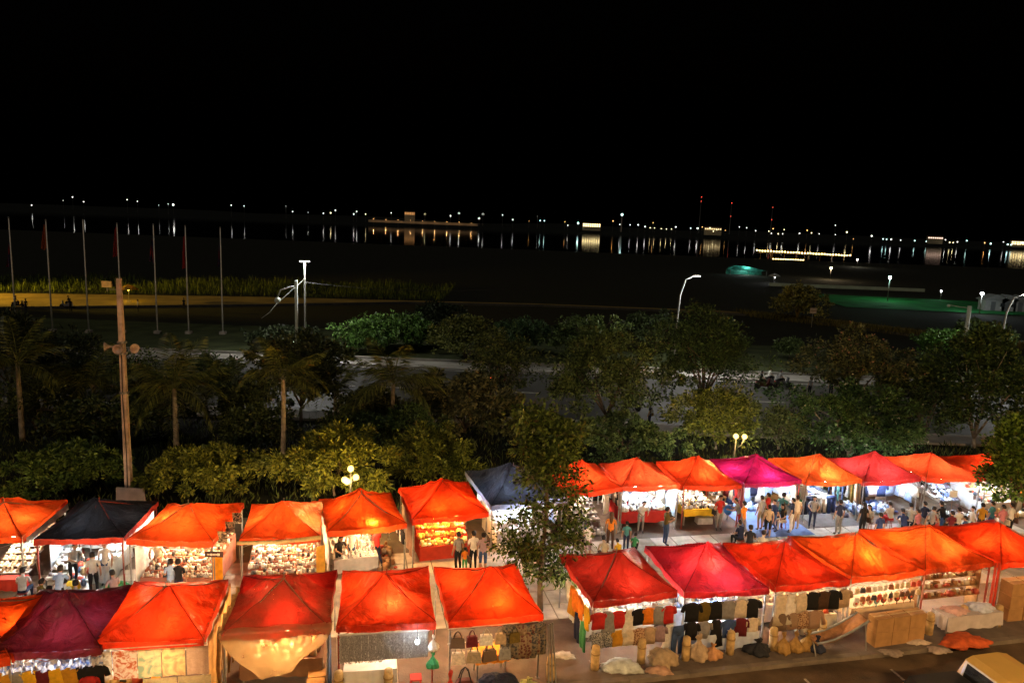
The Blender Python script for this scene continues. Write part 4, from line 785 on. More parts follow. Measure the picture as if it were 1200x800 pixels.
# G1 shirts
s = ST['G1']; rail(s, -1.42, 1.42, .0, 1.72); rail(s, -1.42, 1.42, -.02, 1.08)
row(s, [('shirt', 'red'), ('dress', 'grey'), ('shirt', 'red'), ('dress', 'white'), ('long', 'black'), ('shirt', 'orange'), ('shirt', 'grey'), ('shirt', 'red')], -1.4, 1.3, -.05, 1.7, 'on the upper rail of', .86)
row(s, [('shirt', 'grey', LEOP), ('shirt', 'black', LEOP), ('shirt', 'mustard'), ('shirt', 'cream'), ('shirt', 'tan', TANP), ('shirt', 'tan'), ('shirt', 'mauve'), ('dress', 'white')], -1.42, 1.38, -.08, 1.06, 'on the lower rail of', .84)
for k, (kd, c) in enumerate([('shirt', 'yellow'), ('trousers', 'green'), ('shirt', 'orange'), ('trousers', 'navy'), ('shirt', 'orange'), ('dress', 'mustard'), ('shirt', 'white')]): garment(s, kd, c, -1.55, .15 + (k // 2) * .55 + .25 * (k % 2), 1.8 if kd != 'trousers' else 1.15, 'on the open side of', 1.57)
bundle(s.at(-.55, -.45, 0), (.6, .33, .28), (.5, .54, .52), 'white plastic sheet heaped between two bollards below the shirts', seed=17, name='plastic_heap')
bundle(s.at(.85, -.42, 0), (.46, .36, .46), (.36, .27, .17), 'khaki canvas heap beside a bollard below the shirts', seed=18)
bundle(s.at(.55, -.85, -.0), (.4, .22, .16), (.45, .28, .19), 'small pinkish cloth spilling from the khaki heap', seed=19)
garment(s, 'trousers', 'denim', 1.45, -.2, 1.05, 'low at the corner of')
# G2 dark clothes
s = ST['G2']; rail(s, -1.42, 1.42, .0, 1.74); rail(s, -1.42, 1.42, -.02, 1.10)
row(s, [('shirt', 'black'), ('long', 'olive'), ('shirt', 'black'), ('shirt', 'grey'), ('shirt', 'cream'), ('shirt', 'black')], -1.4, 1.1, -.05, 1.72, 'on the upper rail of', 1.0)
row(s, [('shirt', 'black'), ('shirt', 'grey'), ('dress', 'black'), ('long', 'denim'), ('shirt', 'maroon'), ('shirt', 'cream')], -1.4, 1.2, -.08, 1.08, 'on the lower rail of', .9)
star = MB(); star.prism([(.12 * (1 if k % 2 == 0 else .5) * math.sin(k * math.pi / 5), -.3 + .12 * (1 if k % 2 == 0 else .5) * math.cos(k * math.pi / 5)) for k in range(10)], -.085, -.075); 
o = star.build('star_patch', mat((.7, .66, .6), .8), None, False, s.at(.13, -.12, 1.03), s.ang); tag(o, 'white star on the hanging denim top', 'patch')
curtain(s, -1.0, -.12, 1.25, -.12, .6, .03, (.60, .66, .78), 'pale blue sheet skirting the ground below the dark clothes', wav=.06)
table(s, -1.0, 1.2, .3, 1.0, .6, (.55, .6, .7), 'low pale blue table behind the dark clothes', .5)
bundle(s.at(-1.05, -.38, 0), (.36, .28, .72), (.42, .31, .2), 'tall khaki sack slumped below the black shirts', seed=20, name='sack', cat='sack')
bundle(s.at(-.55, -.4, 0), (.3, .25, .42), (.5, .26, .12), 'small orange tan sack beside the tall khaki one', seed=21, name='sack', cat='sack')
bundle(s.at(1.05, -.38, 0), (.42, .3, .45), (.018, .02, .026), 'black bin bags heaped at the crimson canopy corner', seed=22, name='bin_bag', cat='bag')
# G3 knitwear and hammock
s = ST['G3']; rail(s, -1.42, 1.42, .0, 1.86); rail(s, -1.42, .4, -.02, 1.16)
row(s, [('dress', 'cream'), ('dress', 'white'), ('shirt', 'cream'), ('shirt', 'black'), ('shirt', 'brown'), ('shirt', 'black'), ('shirt', 'tan')], -1.38, 1.38, -.05, 1.84, 'on the upper rail of', .98)
row(s, [('long', 'brown', KNIT), ('long', 'tan', KNIT2), ('shirt', 'tan', TANP), ('long', 'brown', KNIT2)], -1.35, .35, -.08, 1.2, 'on the lower knitwear rail of', .95)
for k in range(3): bundle(s.at(-1.15 + k * .45, -.35, 0), (.24, .22, .62), (.34, .20, .06), f'{["upright", "slumped", "open"][k]} mustard sack below the knitwear', seed=23 + k, name='sack', cat='sack')
hm = empty('folded_hammock', s.at(.75, -.45, 0), s.ang); tag(hm, 'brown hammock with grey edges propped on poles before the knitwear', 'hammock')
def hmk(u, v):
    x = -.95 + 1.9 * u; return (x, -.28 + .56 * v + .1 * math.sin(u * 3.14), .30 + .62 * u - .52 * math.sin(u * math.pi) * (1 - .55 * (2 * v - 1) ** 2) + .12)
mb = MB(); mb.grid(hmk, 20, 8); mb.build('cloth', mat((.30, .15, .07), .8, 6, .3, .3), hm, True)
for v in (0, 1): MB().tube([hmk(u / 12, v) for u in range(13)], .035, 8).build('edge', mat((.22, .24, .25), .7), hm, True)
for u in (0, 1): MB().tube([(hmk(u, .5)[0], -.35, hmk(u, .5)[2]), (hmk(u, .5)[0], .38, hmk(u, .5)[2])], .025, 6).build('spreader', WOOD, hm)
MB().tube([(.95, -.3, 0), (.95, -.1, 1.05)], .025, 6).build('leg', STEEL, hm); MB().tube([(-.95, -.3, 0), (-.95, -.1, .42)], .025, 6).build('leg', STEEL, hm)
table(s, -.1, 1.3, .3, 1.1, .75, (.72, .68, .6), 'white table of small toys behind the hammock', .6)
pile(s, -.05, 1.25, .35, 1.05, lambda x, y: .75, 6, 4, .2, 'mix', 'small toys on the white table behind the hammock', 'toys', 'sbc', 61)
bundle(s.at(.0, -.5, 0), (.24, .22, .5), (.02, .025, .05), 'dark navy bag at the low end of the hammock', seed=27, name='plastic_bag', cat='bag')
# G4 bags and cartons
s = ST['G4']; rail(s, -1.4, 1.4, .0, 1.82); r = random.Random(9)
for j, z in enumerate((1.8, 1.5)):
    for i in range(12):
        c = r.choice([(.10, .05, .03), (.45, .06, .03), (.05, .05, .06), (.5, .38, .22), (.6, .56, .5), (.25, .1, .05)])
        mb = MB(); mb.box((0, 0, -.15), (.17, .07, .17), taper=.8); mb.tube([(-.05, 0, -.07), (0, 0, 0), (.05, 0, -.07)], .008, 5); o = mb.build('small_purse', mat(c, .6, 14, .4), None, False, s.at(-1.3 + i * .235, -.05 - .03 * j, z), s.ang + r.uniform(-.4, .4)); tag(o, 'small coloured purse hung in rows over the cartons', 'purse', 'small purses hung in rows over the cartons')
table(s, -1.3, 1.35, .1, .9, .92, (.66, .5, .34), 'tan cloth table of round fans behind the cartons', .4)
for i in range(9):
    c = [(.72, .68, .6), (.75, .7, .6), (.7, .6, .5), (.2, .42, .5), (.1, .06, .05), (.72, .68, .62), (.12, .05, .04), (.5, .3, .15), (.06, .05, .05)][i]
    mb = MB(); mb.ball((0, 0, 0), (.13, .03, .13), 14, 8); mb.ball((0, -.025, 0), (.055, .014, .055), 10, 6, 1); mb.box((0, 0, -.17), (.025, .02, .12)); o = mb.build('round_fan', [mat(c, .7), mat((.55, .08, .05), .7)], None, True, s.at(-1.2 + i * .29, .05 - .0, 1.14), s.ang); tag(o, 'round fan standing on the tan table edge', 'fan', 'round fans on the tan table edge')
CARD = mat((.36, .20, .08), .85, 3, .2, .15)
for i in range(3):
    for j in range(2):
        mb = MB(); mb.box((0, 0, .25), (.66, .42, .49)); o = mb.build('carton', CARD, None, False, s.at(-.72 + i * .68, -.62, j * .5), s.ang); MB().box((0, 0, .502), (.66, .06, .006)).build('tape', mat((.5, .36, .18), .4), o)
        tag(o, f'brown carton in the {["end", "middle", "other end"][i]} column, {"top" if j else "bottom"} of the stack before the purses', 'carton')
# G5 souvenirs
s = ST['G5']; r = random.Random(12)
for j in range(3):
    pass
sh = empty('souvenir_shelf', s.at(0, .35, 0), s.ang); tag(sh, 'open shelves of brown souvenirs under the bright orange canopy', 'shelf')
for j in range(4): MB().box((0, .0 + .12 * j, .8 + .3 * j), (2.6, .26, .025)).build('board', WOOD, sh)
for x in (-1.28, 1.28): MB().box((x, .18, .9), (.04, .5, 1.75)).build('upright', WOOD, sh)
for j in range(4): pile(s, -1.25, 1.25, .24 + .12 * j, .46 + .12 * j, lambda x, y, j=j: .813 + .3 * j, 15, 2, .17, 'brown', f'brown souvenirs on the {["lowest", "second", "third", "top"][j]} board of the souvenir shelves', 'souvenirs', 'bcs', 70 + j)
table(s, -1.0, 1.35, -.75, -.05, .62, (.55, .50, .50), 'low table with pale striped cloth before the souvenir shelves', .5)
bundle(s.at(.7, -.4, .62), (.5, .28, .2), (.5, .55, .7), 'pale blue folded cloth on the low striped table', seed=31, name='folded_cloth', cat='cloth')
bundle(s.at(-.35, -.4, .62), (.45, .28, .14), (.60, .38, .36), 'pinkish folded cloth on the low striped table', seed=32, name='folded_cloth', cat='cloth')
ot = bundle(PZ(1130, 752, 0), (.85, .45, .2), (.55, .10, .025), 'orange tarpaulin bundle lying on the paving before the souvenirs', seed=33, name='tarpaulin', cat='tarpaulin', rz=AM)
for k in range(2):
    o = MB().box((0, 0, 1.05), (.06, .06, 2.1)).build('red_post', mat((.6, .06, .03), .5), None, False, s.at(1.52 + .16 * k, -.05, 0), s.ang); MB().box((0, 0, .01), (.14, .14, .02)).build('foot', STEEL, o); tag(o, f'red square post between the last two canopies, {"beside the souvenir shelves" if k == 0 else "beside the cartons"}', 'post')
s = ST['G6']; r = random.Random(14)
for i in range(3):
    for j in range(3):
        o = MB().box((0, 0, .24), (.62, .5, .47)).build('carton', CARD, None, False, s.at(-1.05 + i * .66, -.1, j * .48), s.ang + r.uniform(-.04, .04)); MB().box((0, 0, .482), (.62, .06, .006)).build('tape', mat((.5, .36, .18), .4), o)
        tag(o, f'brown carton, {["bottom", "middle", "top"][j]} of the {["first", "second", "third"][i]} stack past the twin red posts', 'carton')
# litter and plastic near the cartons
for k, (px, py, c, lab) in enumerate([(1075, 752, (.55, .45, .36), 'crumpled cream plastic on the paving beside the cartons'), (1100, 762, (.42, .34, .28), 'flat torn paper on the paving near the orange tarpaulin'), (1045, 765, (.3, .24, .2), 'dull cloth scrap on the kerb before the cartons'), (660, 768, (.5, .48, .46), 'white plastic scrap on the ground in the paved gap')]):
    bundle(PZ(px, py, 0.0), (.38, .2, .09), c, lab, 'litter', 50 + k, 'litter')

for key, pl, lab, cloth in [('G1', 'white', 'white folded clothes on the table behind the shirts', (.7, .68, .64)), ('G2', 'blue', 'pale folded clothes on the table behind the dark shirts', (.6, .66, .75)), ('G3', 'cream', 'cream folded knitwear behind the upper rail', (.7, .62, .5)), ('F1', 'blue', 'pale blue folded shirts behind the yellow ones', (.6, .66, .75))]:
    s = ST[key]; table(s, -1.25, 1.25, 1.15, 2.4, .8, cloth, 'table for ' + lab.split(' on the table')[0].split(' behind')[0] + ' inside ' + SHORT[key], .6); pile(s, -1.2, 1.2, 1.2, 2.3, lambda x, y: .8 + .25 * (y - 1.2), 11, 5, .2, pl, lab, 'clothes', 'b', 90 + len(key) + ord(key[1]), 1.1)
    n_ = 13
    for k in range(n_):
        o = link('hanger_cloth', g_panel(.19, .17, k, .04), None, s.at(-1.3 + 2.6 * k / (n_ - 1), .1, 1.9), s.ang + rnd.uniform(-.7, .7), [mat(rnd.choice([(.75, .74, .72), (.7, .72, .78), (.74, .66, .5), (.3, .32, .4)]), .7, 9, .2, transl=.3)]); tag(o, f'pale cloth tag hanging under the valance of {SHORT[key]}', 'cloth', f'pale cloth tags under the valance of {SHORT[key]}')

# ---- bollards along the kerb
for k, (px, py) in enumerate([(455, 812), (397, 815), (645, 795), (697, 783), (751, 775), (803, 772), (855, 765), (905, 760), (962, 750), (1088, 742), (1127, 733), (1168, 732)]):
    p_ = PZ(px, py, 0); mb = MB(); rr = .13
    mb.lathe([(rr, 0), (rr * 1.02, .3), (rr * .98, .68), (rr * .9, .75), (rr * .5, .79)], 14)
    o = mb.build('bollard', mat((.52, .36, .16), .8, 6, .4, .4, 14), None, True, p_); MB().lathe([(rr * 1.12, 0), (rr * 1.12, .05)], 14, 0, (0, 0, .5)).build('band', mat((.30, .19, .07), .8), o)
    lb_ = {0: 'below the earring strands, under the white table', 1: 'by the dark blue curtain strip', 2: 'by the loose tent poles', 3: 'beside the paved gap below the leopard shirts', 4: 'between the white plastic and khaki heaps', 5: 'beside the tall khaki sack', 6: 'before the pale blue ground sheet', 7: 'beside the black bin bags', 8: 'behind the hammock low end', 9: 'beside the stacked cartons', 10: 'before the low striped table', 11: 'beside the twin red posts'}[k]
    tag(o, f'stubby ochre bollard {lb_}', 'bollard', 'bollards along the market kerb')

# ------------------------------------------------------------------ people
def skeleton(pose):
    """Joints, edges and radii of a 1.65 m figure that faces +y; returns verts, edges, radii, region of each bone."""
    V, E, R, G = [], [], [], []
    def j(p, r, parent=None, reg=None):
        V.append(Vector(p)); R.append(r if isinstance(r, tuple) else (r, r))
        if parent is not None: E.append((parent, len(V) - 1)); G.append(reg)
        return len(V) - 1
    sit = pose in ('sit', 'squat'); hz = {'sit': .47, 'squat': .30}.get(pose, .90); lean = {'reach': .16, 'sit': .08, 'squat': .18, 'lean': .26}.get(pose, .0)
    def up(z, x=0.0, y=0.0):                                  # torso point z above the pelvis, leaning forward
        return (x, y + lean * z / .5, hz + z * math.cos(lean))
    pel = j(up(0), (.135, .10)); sp = j(up(.18), (.125, .095), pel, 'shirt'); ch = j(up(.36), (.15, .10), sp, 'shirt'); nb = j(up(.50), (.06, .055), ch, 'shirt')
    nk = j(up(.555, 0, .01), .05, nb, 'skin'); hd = j(up(.63, 0, .03), (.07, .085), nk, 'skin'); ht = j(up(.70, 0, .03), (.072, .088), hd, 'skin'); j(up(.765, 0, .015), (.045, .055), ht, 'skin')
    for sg in (-1, 1):
        sh = j(up(.45, sg * .165), .055, ch, 'shirt')
        if pose in ('reach', 'lean') : el, wr = up(.24, sg * .24, .16), up(.22, sg * .17, .40)
        elif pose in ('sit', 'squat'): el, wr = up(.20, sg * .22, .10), up(.10, sg * .13, .32)
        elif pose == 'walk': el, wr = up(.19, sg * .22, .07 * sg), up(-.04, sg * .22, .18 * sg)
        elif pose == 'hold': el, wr = up(.19, sg * .22, .02), up(.24, sg * .10, .24)
        else: el, wr = up(.19, sg * .225, -.02), up(-.05, sg * .235, .05)
        el, wr = Vector(el), Vector(wr); shp = V[sh]
        mid = j(shp.lerp(el, .55), .048, sh, 'shirt'); e = j(el, .040, mid, 'skin'); w = j(wr, .028, e, 'skin')
        d = (wr - el).normalized(); side = Vector((-sg, 0, 0)); fwd = Vector((0, 1, 0)) if abs(d.y) < .7 else Vector((0, 0, -1))
        pm = j(wr + d * .055, (.034, .020), w, 'skin')
        acr = side.cross(d).normalized() if side.cross(d).length > .1 else fwd
        for k in range(4):
            b0 = j(wr + d * .095 + acr * (.024 - .016 * k), .0095, pm, 'skin'); b1 = j(V[b0] + d * (.030 + .006 * (k in (1, 2))) + side * .010, .0085, b0, 'skin'); j(V[b1] + d * .020 + side * .016, .007, b1, 'skin')
        t0 = j(wr + d * .05 + acr * .042 + side * .01, .011, pm, 'skin'); j(V[t0] + d * .035 + acr * .015 + side * .012, .009, t0, 'skin')
        hp = j(up(-.05, sg * .085), (.095, .09), pel, 'legs'); H0 = V[hp]
        if pose == 'sit': kn, an = Vector((sg * .12, .42, .46)), Vector((sg * .11, .40, .09))
        elif pose == 'squat': kn, an = Vector((sg * .17, .32, .46)), Vector((sg * .12, .08, .09))
        elif pose == 'walk': kn, an = Vector((sg * .09, -.12 * sg + .06, .47)), Vector((sg * .09, -.28 * sg, .10 + (.05 if sg > 0 else 0)))
        else: kn, an = Vector((sg * .10, .015, .47)), Vector((sg * .105, -.02, .09))
        th = j(H0.lerp(kn, .5), .078, hp, 'legs'); k_ = j(kn, .058, th, 'legs'); cf = j(kn.lerp(an, .4) + Vector((0, -.012, 0)), .054, k_, 'shin'); a_ = j(an, .036, cf, 'shin')
        ft = j(an + Vector((0, .07, -.045)), (.04, .03), a_, 'shoe'); j(an + Vector((sg * .01, .155, -.062)), (.036, .022), ft, 'shoe')
    return V, E, R, G
PEOPLE = {}
def person_mesh(pose):
    if pose in PEOPLE: return PEOPLE[pose]
    V, E, R, G = skeleton(pose); me = bpy.data.meshes.new('skel'); me.from_pydata(V, E, []); ob = bpy.data.objects.new('skel', me); COL.objects.link(ob)
    ob.modifiers.new('s', 'SKIN'); sv = me.skin_vertices[0].data
    for i, r_ in enumerate(R): sv[i].radius = r_; sv[i].use_root = (i == 0)
    ss = ob.modifiers.new('d', 'SUBSURF'); ss.levels = 1; ss.render_levels = 1
    dg = bpy.context.evaluated_depsgraph_get(); out = bpy.data.meshes.new_from_object(ob.evaluated_get(dg)); bpy.data.objects.remove(ob); bpy.data.meshes.remove(me)
    reg = {'skin': 0, 'shirt': 1, 'legs': 2, 'shin': 3, 'shoe': 4}
    A = np.array([V[e[0]] for e in E]); B = np.array([V[e[1]] for e in E]); rr = np.array([(R[e[0]][0] + R[e[1]][0]) / 2 for e in E]); D = B - A; L = (D * D).sum(1)
    out.materials.clear()
    for _ in range(5): out.materials.append(SKIN)
    for p in out.polygons:
        c = np.array(p.center); t = np.clip(((c - A) * D).sum(1) / L, 0, 1); q = np.linalg.norm(c - (A + D * t[:, None]), axis=1) - rr * .8
        p.material_index = reg[G[int(q.argmin())]]; p.use_smooth = True
    head = V[5].copy(); top = V[6].copy(); PEOPLE[pose] = (out, (head + top) / 2, V); out.name = 'person_body'; return PEOPLE[pose]
HM = {}
def hair_mesh(long_):
    if long_ in HM: return HM[long_]
    mb = MB(); mb.grid(lambda u, v: (.098 * math.cos(2 * math.pi * u) * math.sin(.25 + v * 1.75) , -.012 + (.112 if math.sin(2 * math.pi * u) < 0 else .088) * math.sin(2 * math.pi * u) * math.sin(.25 + v * 1.75) - .02 * v, .03 + .105 * math.cos(.25 + v * 1.75) + (.055 * v if math.sin(2 * math.pi * u) > 0 else -.02 * v)), 18, 8)
    mb.ball((0, -.015, .075), (.07, .085, .065), 12, 7)
    if long_: mb.tube([(0, -.075, .06), (0, -.105, -.05), (0, -.10, -.20), (0, -.09, -.36)], [.07, .085, .08, .045], 10, flat=.5)
    HM[long_] = mb.mesh('hair', HAIR, True); return HM[long_]
def face_mesh():
    if 'f' in HM: return HM['f']
    mb = MB(); mb.ball((0, .098, -.012), (.013, .018, .022), 7, 5, 0)
    for sx in (-1, 1): mb.ball((sx * .030, .083, .012), (.012, .008, .006), 7, 5, 1); mb.ball((sx * .030, .083, .032), (.016, .008, .004), 7, 4, 1); mb.ball((sx * .080, .0, -.005), (.010, .018, .028), 6, 5, 0)
    mb.ball((0, .086, -.052), (.020, .008, .006), 7, 4, 2); HM['f'] = mb.mesh('face', [SKIN, HAIR, mat((.32, .10, .08), .5)], True); return HM['f']
NP = [0]
SHOE = mat((.03, .028, .026), .6)
def person(px, py, pose, shirt, legs, where, turn=0.0, h=1.62, legword='trousers', bare=False, long_=False, hairm=None, what='shirt', lab=None, shift=None):
    me, hc, V = person_mesh(pose); k = h / 1.65
    zh = (hc.z + .0) * k + .03; p = PZ(px, py, zh)
    if shift is not None: p = shift
    rz = turn; off = Matrix.Rotation(rz, 3, 'Z') @ Vector((0, hc.y * k, 0))
    base = Vector((p.x - off.x, p.y - off.y, .032))
    o = link('person', me, None, base, rz, [SKIN, mat(CL[shirt], .85, 9, .15, .2, 30), mat(CL[legs], .85, 9, .2, .2, 30), SKIN if bare else mat(CL[legs], .85, 9, .2, .2, 30), SHOE], k)
    link('hair', hair_mesh(long_), o, hc, 0, [hairm or HAIR]); link('face', face_mesh(), o, hc)
    verb = {'sit': 'sitting', 'squat': 'crouching', 'reach': 'reaching out', 'walk': 'walking', 'lean': 'leaning forward', 'hold': 'standing with hands held', 'stand': 'standing'}[pose]
    tag(o, lab or f'person in {shirt} {what} and {legs} {legword} {verb} {where}', 'person', 'people at the night market')
    NP[0] += 1
    if NP[0] % 3 == 0 and pose in ('stand', 'walk', 'hold', 'reach'):
        bc = ('brown', 'black', 'red', 'denim', 'cream', 'olive')[NP[0] // 3 % 6]; bo = base + Matrix.Rotation(rz, 3, 'Z') @ Vector((.24 * k, -.04, .72 * k)); bb = empty('shoulder_bag', bo, rz + .2); tag(bb, f'{bc} shoulder bag of the person in {shirt} {where}', 'bag', 'bags carried by people')
        MB().box((0, 0, .12), (.09, .28, .24), taper=.85).build('body', mat(CL[bc], .6, 9, .2), bb); MB().tube([(-.01, -.1, .22), (-.1, -.03, .62), (-.1, .05, .62), (-.01, .1, .22)], .012, 5).build('strap', mat(tuple(q * .6 for q in CL[bc]), .6), bb)
    if pose == 'sit':
        st = empty('plastic_stool', (base.x, base.y, base.z), rz); tag(st, f'small stool under the seated person in {shirt} {what} {where}', 'stool', 'stools under seated people')
        MB().lathe([(.16, .36 * k), (.17, .385 * k), (.15, .395 * k)], 12).build('seat', RUSTRED, st)
        for a in range(3): MB().tube([(.13 * math.cos(a * 2.1), .13 * math.sin(a * 2.1), 0), (.1 * math.cos(a * 2.1), .1 * math.sin(a * 2.1), .36 * k)], .015, 6).build('leg', RUSTRED, st)
    return o
A_, C_ = .2, 3.14 + .2                                         # facing away from the camera / towards it
person(27, 668, 'sit', 'white', 'navy', 'by the rack of pale shoes', A_)
person(88, 640, 'reach', 'grey', 'black', 'behind the long white table', C_ + .8)
person(122, 638, 'stand', 'white', 'denim', 'behind the long white table', C_)
person(131, 671, 'sit', 'mauve', 'navy', 'beside the long white table', .9)
person(71, 666, 'reach', 'pale blue', 'black', 'before the diagonal shelf', A_)
person(50, 681, 'sit', 'olive', 'navy', 'before the diagonal shelf', -.5)
person(76, 680, 'squat', 'white', 'black', 'beside the yellow bench', .3)
person(89, 683, 'sit', 'grey', 'grey', 'by the yellow bench', .2)
person(182, 637, 'lean', 'cream', 'tan', 'behind the red tiers', C_)
person(200, 658, 'hold', 'pale blue', 'grey', 'before the red tiers', A_)
person(209, 658, 'stand', 'black', 'navy', 'before the red tiers', A_ - .1)
person(400, 631, 'reach', 'black', 'black', 'behind the white shoes', C_ + .5, long_=True)
person(412, 621, 'stand', 'white', 'denim', 'behind the table of white shoes', C_)
person(441, 620, 'walk', 'red', 'navy', 'past the table of white shoes', A_ + .6)
person(537, 626, 'stand', 'grey', 'black', 'before the gold wares', A_ + .5)
person(555, 625, 'hold', 'white', 'black', 'before the gold wares', A_ + .2)
person(567, 627, 'stand', 'mauve', 'denim', 'before the gold wares', A_ - .3, legword='shorts', bare=True)
person(545, 643, 'stand', 'orange', 'green', 'between adults at the gold wares', A_, h=1.0, lab='child in orange top and green shorts between adults at gold wares')
person(717, 603, 'stand', 'orange', 'brown', 'with long brown hair', A_ - .4, long_=True, hairm=BROWNHAIR, lab='person with long brown hair in rust orange dress by silver rack')
person(690, 614, 'hold', 'white', 'mauve', 'by the silver shoe rack', A_ + .3, legword='shorts', bare=True)
person(707, 630, 'squat', 'khaki', 'brown', 'behind the glossy dark red canopy', A_)
person(723, 633, 'squat', 'yellow', 'maroon', 'behind the glossy dark red canopy', A_ + .4, h=1.3)
person(735, 613, 'stand', 'teal', 'navy', 'before the red skirted table', A_ - .2, h=1.28)
person(745, 626, 'squat', 'green', 'black', 'before the red skirted table', A_ - .6, h=1.2)
person(783, 597, 'hold', 'olive', 'denim', 'before the red skirted table', -1.3, h=1.68)
person(862, 586, 'reach', 'grey', 'red', 'beside the yellow cloth table', 1.2)
person(867, 612, 'sit', 'navy', 'black', 'near the yellow cloth table', .5)
person(880, 618, 'hold', 'black', 'black', 'behind the crimson canopy', -.3)
person(895, 624, 'squat', 'cream', 'tan', 'on the edge of the blue ground sheet', -.4)
person(893, 583, 'stand', 'light grey', 'khaki', 'on the blue ground sheet', A_ + .2, legword='shorts', bare=True)
person(900, 580, 'stand', 'red', 'black', 'among the pale blue clothes', A_ + .6)
person(902, 594, 'stand', 'tan', 'black', 'on the blue ground sheet', A_ - .2, h=1.5, legword='skirt', bare=True)
person(919, 580, 'reach', 'teal', 'navy', 'by the pale blue clothes', A_ - .9)
person(917, 593, 'sit', 'black', 'cream', 'on the blue ground sheet', 2.0, long_=True)
person(929, 586, 'stand', 'navy', 'white', 'by the pale blue clothes', A_ + .8)
person(1013, 591, 'stand', 'black', 'black', 'by the pink canopy corner', A_, long_=True)
person(1019, 594, 'sit', 'cream', 'light grey', 'by the jeans stall corner', 2.2, long_=True)
person(1043, 590, 'sit', 'white', 'red', 'under the pinkish canopy', A_)
person(1058, 598, 'lean', 'dark blue', 'black', 'over a white basket', A_ - .3)
person(1076, 599, 'stand', 'pink', 'black', 'beside the pinkish canopy', A_ + .3, h=1.45)
person(1084, 590, 'stand', 'navy', 'grey', 'by the sloping shoe rack', A_)
person(1095, 596, 'walk', 'grey', 'black', 'before the sloping shoe rack', A_ - 1.2)
person(1124, 597, 'hold', 'white', 'navy', 'before the price card', A_)
person(1131, 607, 'stand', 'denim', 'grey', 'before the shoe racks', A_ + .4, h=1.5)
person(1110, 606, 'squat', 'brown', 'black', 'before the shoe racks', A_)
person(1152, 592, 'stand', 'mustard', 'brown', 'by the last red canopy', A_ - .5)
person(1163, 590, 'stand', 'teal', 'denim', 'by the last red canopy', A_ + .3)
person(1176, 594, 'hold', 'pink', 'grey', 'by the last red canopy', A_)
for (px, py, po, a1, a2, w, t) in [(1032, 603, 'stand', 'dark blue', 'black', 'behind the white basket', .2), (1068, 592, 'reach', 'light grey', 'navy', 'under the pinkish canopy', -.4), (1103, 590, 'reach', 'black', 'denim', 'at the sloping shoe rack', .3), (1140, 596, 'walk', 'cream', 'denim', 'past the rising shoe rack', 1.4), (1116, 601, 'hold', 'maroon', 'grey', 'beside the price card', .1), (1186, 592, 'stand', 'white', 'black', 'under the green leafy tree', .3), (955, 584, 'reach', 'grey', 'navy', 'at the table of folded jeans', 2.8),
        (985, 588, 'stand', 'navy', 'grey', 'at the hanging trousers', .2), (845, 583, 'stand', 'red', 'grey', 'behind the yellow cloth table', 3.3), (908, 588, 'walk', 'dark blue', 'denim', 'across the blue ground sheet', 1.8), (935, 583, 'stand', 'cream', 'tan', 'at the side of the magenta canopy', .2), (755, 590, 'lean', 'white', 'grey', 'behind the heap of white wares', 3.2), (108, 650, 'stand', 'light grey', 'black', 'by the long white table', .5), (58, 690, 'squat', 'navy', 'black', 'before the maroon canopy ridge', .2), (680, 600, 'reach', 'grey', 'black', 'at the silver shoe rack', .3), (872, 590, 'walk', 'orange', 'grey', 'by the yellow table', .6)]: person(px, py, po, a1, a2, w, t)
bk_ = MB().lathe([(.2, 0), (.3, .25), (.32, .27), (.28, .27), (.18, .05)], 16).build('basket', mat((.72, .68, .60), .8, 20, .2), None, True, PZ(1059, 614, .035)); tag(bk_, 'wide white basket on the ground under the pinkish canopy', 'basket')
sb = MB().ball((0, 0, .0), (.2, .2, .24), 12, 9).build('blue_bag', mat((.03, .14, .5), .4), None, True, PZ(853, 597, 1.0)); MB().tube([(0, 0, .22), (.02, .0, .5), (.0, .02, 1.0)], .006, 4).build('string', DARK, sb); tag(sb, 'round blue bag hung beside the yellow cloth table', 'bag')

# ------------------------------------------------------------------ vegetation
def leaves_mesh(name, pos, dirs, ln, wd, mat_, rs, curl=.25):
    """One bent leaf (two quads) at each of POS pointing along DIRS."""
    n = len(pos); d = dirs / (np.linalg.norm(dirs, axis=1, keepdims=True) + 1e-9)
    rv = rs.normal(size=(n, 3)); sd_ = np.cross(d, rv); sd_ /= (np.linalg.norm(sd_, axis=1, keepdims=True) + 1e-9); nn = np.cross(sd_, d)
    L = (np.asarray(ln) * rs.uniform(.6, 1.25, n))[:, None]; W = (wd * rs.uniform(.7, 1.2, n))[:, None]
    p0 = pos; p1 = pos + d * L * .5 + nn * L * curl * .25; p2 = pos + d * L - nn * L * curl * .15
    V = np.stack([p0, p1 - sd_ * W, p1 + sd_ * W, p2], 1).reshape(-1, 3)
    me = bpy.data.meshes.new(name); me.vertices.add(4 * n); me.vertices.foreach_set('co', V.astype(np.float32).ravel())
    b = np.arange(n)[:, None] * 4; loops = np.concatenate([b + 0, b + 1, b + 2, b + 1, b + 3, b + 2], 1).ravel()
    me.loops.add(6 * n); me.loops.foreach_set('vertex_index', loops.astype(np.int32)); me.polygons.add(2 * n); me.polygons.foreach_set('loop_start', (np.arange(2 * n) * 3).astype(np.int32)); me.polygons.foreach_set('loop_total', np.full(2 * n, 3, np.int32))
    me.materials.append(mat_); me.update(calc_edges=True); return me
BARK = mat((.16, .12, .085), .9, 5, .4, .6, 14); PALEBARK = mat((.30, .25, .19), .85, 5, .4, .5, 14)
